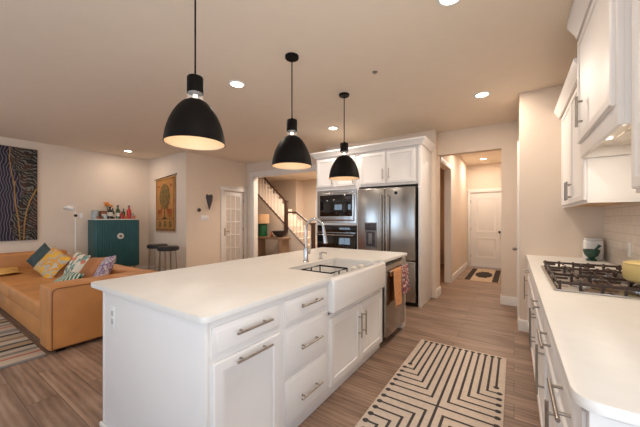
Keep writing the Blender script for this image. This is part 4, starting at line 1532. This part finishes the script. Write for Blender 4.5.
def wine(s=1.0, r=0.037):
    return [(0, 0), (r, 0), (r, 0.17 * s), (r * 0.85, 0.195 * s), (r * 0.38, 0.225 * s), (r * 0.36, 0.29 * s), (0, 0.29 * s)]


bottle('glass_jar', 'pale glass jar at the left end of the teal cabinet top', 'jar', 2.52, -7.66, [(0, 0), (0.062, 0), (0.065, 0.01), (0.065, 0.17), (0.055, 0.19), (0, 0.19)], M['b_pale'])
bottle('glass_jar', 'second pale glass jar, squatter, right of the left end jar', 'jar', 2.635, -7.72, [(0, 0), (0.04, 0), (0.044, 0.12), (0.03, 0.15), (0.03, 0.17), (0, 0.17)], M['b_pale'])
bottle('pottery_cup', 'small brown cup in front of the pale jars', 'cup', 2.535, -7.50, [(0, 0), (0.03, 0), (0.036, 0.06), (0.03, 0.06), (0.026, 0.01), (0, 0.01)], M['b_brown'])
t = thing('card_box', 'brown card box between the jars and the white-labelled bottle', 'box', (-7.62, 2.66, BT), 'bottles and glasses on the teal cabinet')
MB().box(-7.665, -7.565, 2.60, 2.72, BT, BT + 0.18, 0.003).build('carton', M['b_brown'], t)
MB().box(-7.565, -7.563, 2.615, 2.705, BT + 0.05, BT + 0.11).build('paper_label', M['label'], t)
bottle('tumbler', 'clear squat tumbler in front of the brown card box', 'glass', 2.655, -7.49, [(0, 0), (0.034, 0), (0.038, 0.085), (0.034, 0.085), (0.031, 0.01), (0, 0.01)], M['b_pale'])
bottle('liquor_bottle', 'dark square-shouldered bottle with a wide white label', 'bottle', 2.77, -7.56, [(0, 0), (0.055, 0), (0.055, 0.17), (0.045, 0.20), (0.02, 0.215), (0.018, 0.25), (0, 0.25)], M['b_dark'], (0.021, 0.25, 0.275, M['black']), (0.0556, 0.06, 0.15))
t = thing('orange_flower_pot', 'orange blossom bunch in a small pot behind the white-labelled bottle', 'flowers', (-7.72, 2.79, BT), 'bottles and glasses on the teal cabinet')
MB().lathe([(0, 0), (0.035, 0), (0.04, 0.15), (0, 0.15)], (-7.72, 2.79, BT), 16).build('pot', M['b_brown'], t)
mb = MB()
random.seed(4)
for k in range(16):
    a, b = random.random() * 2 * PI, random.random()
    c = Vector((-7.72 + 0.05 * b * math.cos(a), 2.79 + 0.11 * b * math.sin(a), BT + 0.29 + 0.09 * random.random()))
    mb.lathe([(0, -0.022), (0.02, -0.012), (0.026, 0), (0.018, 0.014), (0, 0.018)], c, 8)
mb.build('blossom', M['petal'], t)
mb = MB()
for k in range(5):
    mb.tube([(-7.72, 2.79, BT + 0.14), (-7.72 + random.uniform(-0.03, 0.03), 2.79 + random.uniform(-0.06, 0.06), BT + 0.30)], 0.003, 5)
mb.build('stem', M['green'], t)
bottle('liquor_bottle', 'dark bottle with pale label just right of the white-labelled one', 'bottle', 2.868, -7.68, wine(0.85, 0.04), M['b_dark'], None, (0.0405, 0.04, 0.11))
bottle('wine_bottle', 'slim green wine bottle in the middle of the teal cabinet top', 'bottle', 2.93, -7.57, wine(1.08, 0.042), M['b_green'], (0.018, 0.27, 0.317, M['b_dark']), (0.0425, 0.06, 0.14))
bottle('cordial_bottle', 'short red bottle right of the green wine bottle', 'bottle', 3.02, -7.60, [(0, 0), (0.035, 0), (0.038, 0.10), (0.016, 0.13), (0.016, 0.17), (0, 0.17)], M['b_red'])
bottle('tumbler', 'low amber tumbler between the two red bottles', 'glass', 3.065, -7.50, [(0, 0), (0.035, 0), (0.042, 0.075), (0.037, 0.075), (0.031, 0.01), (0, 0.01)], M['orange'])
bottle('liquor_bottle', 'small dark olive bottle behind the amber tumbler', 'bottle', 3.10, -7.70, wine(0.85, 0.034), M['b_green'])
bottle('cordial_bottle', 'tall bright red bottle near the right end of the teal cabinet', 'bottle', 3.165, -7.58, [(0, 0), (0.045, 0), (0.047, 0.19), (0.03, 0.225), (0.02, 0.24), (0.02, 0.30), (0, 0.30)], M['b_red'], (0.023, 0.285, 0.315, M['b_dark']))
bottle('pottery_cup', 'small terracotta cup at the right end of the teal cabinet top', 'cup', 3.255, -7.54, [(0, 0), (0.028, 0), (0.034, 0.08), (0.029, 0.08), (0.024, 0.01), (0, 0.01)], M['orange'])
bottle('tumbler', 'tall pale glass at the far right back of the teal cabinet', 'glass', 3.29, -7.70, [(0, 0), (0.028, 0), (0.034, 0.14), (0.03, 0.14), (0.025, 0.01), (0, 0.01)], M['b_pale'])

# ------------------------------------------------------------------ nook: tapestry, stools, heart, thermostat, switch
tp = thing('wall_tapestry', 'orange woven tapestry with a tree, hung from a dark stick', 'tapestry', (-6.99, 3.70, 1.03))
TX0, TX1, TZ0, TZ1 = -7.40, -6.53, 1.05, 2.30


def tap(s, t):
    return Vector((TX0 + (TX1 - TX0) * s, 3.700 - 0.006 * math.sin(s * 7) * (1 - t), TZ0 + (TZ1 - TZ0) * t + 0.05 * s * t))


cl = MB().sheet(tap, 20, 20).build('cloth', M['tapestry'], tp)
q = cl.modifiers.new('thick', 'SOLIDIFY')
q.thickness = 0.004


def flat(mb, pts, y=3.690):
    def sk2(p):
        t = (p[1] - TZ0) / (TZ1 - TZ0)
        s = (p[0] - TX0) / (TX1 - TX0)
        return (p[0], y, p[1] + 0.05 * s * t)
    f = mb.bm.faces.new([mb.bm.verts.new(sk2(p)) for p in pts])
    f.material_index = mb.mi


mb = MB()
cxt = (TX0 + TX1) / 2 - 0.02
flat(mb, [(cxt + 0.23 * math.cos(2 * PI * k / 32), 1.86 + 0.30 * math.sin(2 * PI * k / 32)) for k in range(32)])
mb.mi = 1
flat(mb, [(cxt - 0.018, 1.36), (cxt + 0.018, 1.36), (cxt + 0.012, 1.58), (cxt - 0.012, 1.58)])
flat(mb, [(cxt - 0.12, 1.33), (cxt + 0.12, 1.33), (cxt + 0.05, 1.37), (cxt - 0.05, 1.37)])
for z in (TZ0 + 0.03, TZ0 + 0.27, TZ1 - 0.05):
    flat(mb, [(TX0 + 0.03, z), (TX1 - 0.03, z), (TX1 - 0.03, z + 0.012), (TX0 + 0.03, z + 0.012)])
for x in (TX0 + 0.05, TX1 - 0.062):
    flat(mb, [(x, TZ0 + 0.05), (x + 0.012, TZ0 + 0.05), (x + 0.012, TZ1 - 0.05), (x, TZ1 - 0.05)])
mb.mi = 2
for sx in (-1, 1):          # two standing beasts and two birds
    bx = cxt + sx * 0.22
    flat(mb, [(bx - 0.09, 1.45), (bx + 0.09, 1.45), (bx + 0.09, 1.55), (bx + 0.03 * sx, 1.56), (bx - 0.09, 1.55)])
    for lx_ in (-0.08, -0.03, 0.02, 0.065):
        flat(mb, [(bx + lx_, 1.37), (bx + lx_ + 0.02, 1.37), (bx + lx_ + 0.02, 1.45), (bx + lx_, 1.45)])
    flat(mb, [(bx - sx * 0.09 - 0.03, 1.52), (bx - sx * 0.09 + 0.03, 1.52), (bx - sx * 0.09 + 0.03, 1.60), (bx - sx * 0.09 - 0.03, 1.61)])
    flat(mb, [(bx + sx * 0.06 - 0.04, 2.08), (bx + sx * 0.06 + 0.04, 2.08), (bx + sx * 0.06 + 0.05, 2.14), (bx + sx * 0.06, 2.12), (bx + sx * 0.06 - 0.05, 2.15)])
mb.mi = 0
for k in range(3):
    cxx = TX0 + 0.20 + k * 0.23
    flat(mb, [(cxx + 0.07 * math.cos(2 * PI * j / 16), TZ0 + 0.155 + 0.085 * math.sin(2 * PI * j / 16)) for j in range(16)])
mb.build('woven_motif', [M['tap_olive'], M['tap_dark'], M['tap_red']], tp, recalc=False)
MB().tube([(TX0 - 0.06, 3.698, 2.300), (cxt, 3.698, 2.34), (TX1 + 0.06, 3.698, 2.385)], 0.011, 8).build('hanging_rod', M['walnut'], tp)
mb = MB()
for k in range(22):
    x = TX0 + 0.015 + k * (TX1 - TX0 - 0.03) / 21
    mb.cyl((x, 3.698, TZ0 - 0.05 + 0.01 * math.sin(k * 2.1)), (x, 3.698, TZ0 + 0.004), 0.004, seg=5)
mb.build('fringe', M['tapestry'], tp)


def stool(x, y, label):
    t = thing('bar_stool', label, 'stool', (x, y, 0), 'black bar stools under the tapestry')
    MB().lathe([(0, 0.685), (0.19, 0.685), (0.207, 0.70), (0.207, 0.75), (0.19, 0.768), (0, 0.772)], (x, y, 0), 32).build('seat', M['vinyl'], t)
    for i in range(4):
        a = PI / 4 + i * PI / 2
        MB().cyl((x + 0.19 * math.cos(a), y + 0.19 * math.sin(a), 0), (x + 0.15 * math.cos(a), y + 0.15 * math.sin(a), 0.685), 0.014, seg=10).build('leg', M['chrome'], t)
    MB().tube([(x + 0.18 * math.cos(2 * PI * k / 24), y + 0.18 * math.sin(2 * PI * k / 24), 0.22) for k in range(24)], 0.008, 8, True).build('foot_ring', M['chrome'], t)
    return t


stool(-6.64, 3.35, 'black bar stool directly under the tapestry, farther left')
stool(-5.95, 3.22, 'black bar stool right of the other one, nearer the island')

mb = MB()
hp = []
for k in range(28):
    a = 2 * PI * k / 28
    hp.append((0.075 * (math.sin(a) ** 3), 0.0))
pts_h = [(0, -0.20), (0.035, -0.10), (0.075, 0.02), (0.09, 0.10), (0.08, 0.155), (0.05, 0.17), (0.02, 0.155), (0.0, 0.13), (-0.025, 0.15), (-0.055, 0.165), (-0.08, 0.15), (-0.085, 0.09), (-0.06, 0.01), (-0.03, -0.10)]
mb.prism([(4.30 + a, 1.76 + b) for a, b in pts_h], -6.118, -6.085, 'x', 0.006)
ht = mb.build('heart_ornament', M['slate'])
tag(ht, 'long dark heart ornament on the wall left of the glazed door', 'wall ornament')
tm = thing('thermostat', 'small round dark thermostat on the wall left of the heart', 'thermostat', (-6.12, 4.03, 1.50))
MB().cyl((-6.119, 4.03, 1.545), (-6.095, 4.03, 1.545), 0.045, seg=28).build('bezel', M['greyplastic'], tm)
MB().cyl((-6.095, 4.03, 1.545), (-6.091, 4.03, 1.545), 0.036, seg=28).build('display', M['blackglass'], tm)
sw = thing('light_switch', 'white switch plate on the wall under the heart ornament', 'switch', (-6.12, 4.18, 1.30))
MB().box(-6.119, -6.112, 4.08, 4.29, 1.30, 1.42, 0.003).build('switch_plate', M['white'], sw)
for k in range(3):
    MB().box(-6.112, -6.106, 4.115 + k * 0.06, 4.145 + k * 0.06, 1.33, 1.39, 0.002).build('rocker', M['white'], sw)

# ------------------------------------------------------------------ stair hall
st = thing('staircase', 'staircase with white balusters and dark handrails seen through the opening', 'staircase', (-5.6, 7.2, 0))
SYP = 6.72
slope = 0.83
xb0 = -4.58                  # foot of the stairs
def zst(x):
    return max(0.0, (xb0 - x) * slope)
n_st = 16
run = 0.185 / slope
body = [(xb0, 0)]
tread_boxes = []
x = xb0
z = 0
for k in range(n_st):
    z += 0.185
    body.append((x, z)); 
    tread_boxes.append((x - run, x + 0.02, z))
    x -= run
    body.append((x, z))
body.append((x, 0))
MB().prism([(a, b) for a, b in body if b < 2.84] , SYP + 0.03, 7.75, 'y').build('steps', M['wall'], st)
# closed stringer wall on the near side
sw_ = [(xb0 + 0.05, 0), (xb0 + 0.05, 0.10), (-8.0, (xb0 + 0.0 + 8.0) * slope + 0.10), (-8.0, 0)]
sw_ = [(xb0 + 0.05, 0), (xb0 + 0.05, 0.10), (xb0 + 0.05 - 2.6 / slope, 2.70), (xb0 + 0.05 - 2.6 / slope, 0)]
MB().prism(sw_, SYP, SYP + 0.03, 'y').build('stringer_wall', M['wall'], st)
def zc(x):
    return 0.10 + (xb0 + 0.05 - x) * slope
def bar_xz(mb, p0, p1, y0, y1, h):
    mb.prism([(p0[0], p0[1]), (p1[0], p1[1]), (p1[0], p1[1] + h), (p0[0], p0[1] + h)], y0, y1, 'y', 0.003)
    return mb
xa_, xn, xt = -4.72, -5.72, -7.3
bar_xz(MB(), (xb0 + 0.05, 0.10), (xt, zc(xt)), SYP - 0.012, SYP + 0.045, 0.03).build('stringer_cap', M['walnut'], st)
bar_xz(MB(), (xn, 1.80), (xt, 1.80 + (xn - xt) * 0.86), SYP - 0.01, SYP + 0.05, 0.055).build('handrail', M['walnut'], st)
bar_xz(MB(), (xa_, 1.08), (-5.36, 1.50), SYP - 0.01, SYP + 0.05, 0.05).build('handrail', M['walnut'], st)
bar_xz(MB(), (-5.36, 1.50), (xn, 1.51), SYP - 0.01, SYP + 0.05, 0.05).build('handrail', M['walnut'], st)
for (x_, z0_, z1_) in ((xn, zc(xn) - 0.15, 1.89), (xa_, 0.0, 1.22)):
    mb = MB().box(x_ - 0.045, x_ + 0.045, SYP - 0.075, SYP + 0.015, z0_, z1_ - 0.03, 0.004)
    mb.box(x_ - 0.058, x_ + 0.058, SYP - 0.088, SYP + 0.028, z1_ - 0.03, z1_, 0.006)
    mb.build('newel_post', M['walnut'], st)
k = 0
xx = xn - 0.11
while xx > -7.1:
    MB().box(xx - 0.009, xx + 0.009, SYP + 0.006, SYP + 0.024, zc(xx), 1.81 + (xn - xx) * 0.86).build('baluster', M['trim'], st)
    xx -= 0.128
xx = xa_ - 0.12
while xx > xn + 0.07:
    zt_ = 1.09 + (xa_ - xx) * 0.656 if xx > -5.36 else 1.505
    MB().box(xx - 0.009, xx + 0.009, SYP + 0.006, SYP + 0.024, zc(xx), zt_).build('baluster', M['trim'], st)
    xx -= 0.128

tb = thing('console_table', 'weathered oak console table below the stairs', 'table', (-6.0, 6.42, 0))
CX0, CX1, CY0, CY1 = -6.66, -5.45, 6.24, 6.58
MB().box(CX0, CX1, CY0, CY1, 0.735, 0.80, 0.004).build('tabletop', M['oak'], tb)
MB().box(CX0 + 0.12, CX0 + 0.185, CY0 + 0.01, CY1 - 0.01, 0.0, 0.735, 0.003).build('leg', M['oak'], tb)
MB().box(CX1 - 0.20, CX1 - 0.06, CY0 + 0.01, CY1 - 0.01, 0.0, 0.735, 0.003).build('leg', M['oak'], tb)
ZT = 0.80
tl = thing('table_lamp', 'green ceramic table lamp with peach shade on the console', 'lamp', (-6.38, 6.40, ZT))
MB().lathe([(0, 0), (0.135, 0), (0.14, 0.02), (0.14, 0.36), (0.13, 0.38), (0, 0.38)], (-6.42, 6.40, ZT), 28).build('lamp_base', M['green'], tl)
MB().cyl((-6.42, 6.40, ZT + 0.38), (-6.42, 6.40, ZT + 0.42), 0.02).build('neck', M['brass'], tl)
MB().lathe([(0.20, 0.40), (0.205, 0.40), (0.195, 0.68), (0.19, 0.68)], (-6.42, 6.40, ZT), 32, True).build('lamp_shade', M['shade_lamp'], tl)
fg = MB().lathe([(0, 0), (0.04, 0), (0.05, 0.04), (0.035, 0.08), (0.018, 0.10), (0.03, 0.13), (0.022, 0.155), (0, 0.16)], (-6.03, 6.38, ZT), 18).build('clay_vase', M['orange'])
tag(fg, 'small orange clay vase between lamp and bowl on the console', 'vase')
bw = MB().lathe([(0, 0), (0.08, 0), (0.10, 0.02), (0.18, 0.09), (0.235, 0.18), (0.22, 0.18), (0.16, 0.10), (0.08, 0.035), (0, 0.03)], (-5.72, 6.40, ZT), 28).build('decorative_bowl', M['bowl'])
tag(bw, 'large dark carved bowl on the right of the console table', 'bowl')

# something warm and wooden glimpsed in the side room off the hall
cb = thing('storage_cabinet', 'orange wooden cabinet glimpsed through the hall doorway', 'cabinet', (-2.4, 8.0, 0))
MB().box(-2.9, -1.9, 7.6, 8.3, 0.05, 1.25, 0.01).build('cabinet_body', M['orange'], cb)
for x in (-2.8, -2.0):
    MB().box(x - 0.03, x + 0.03, 7.65, 8.25, 0, 0.05).build('foot', M['walnut'], cb)
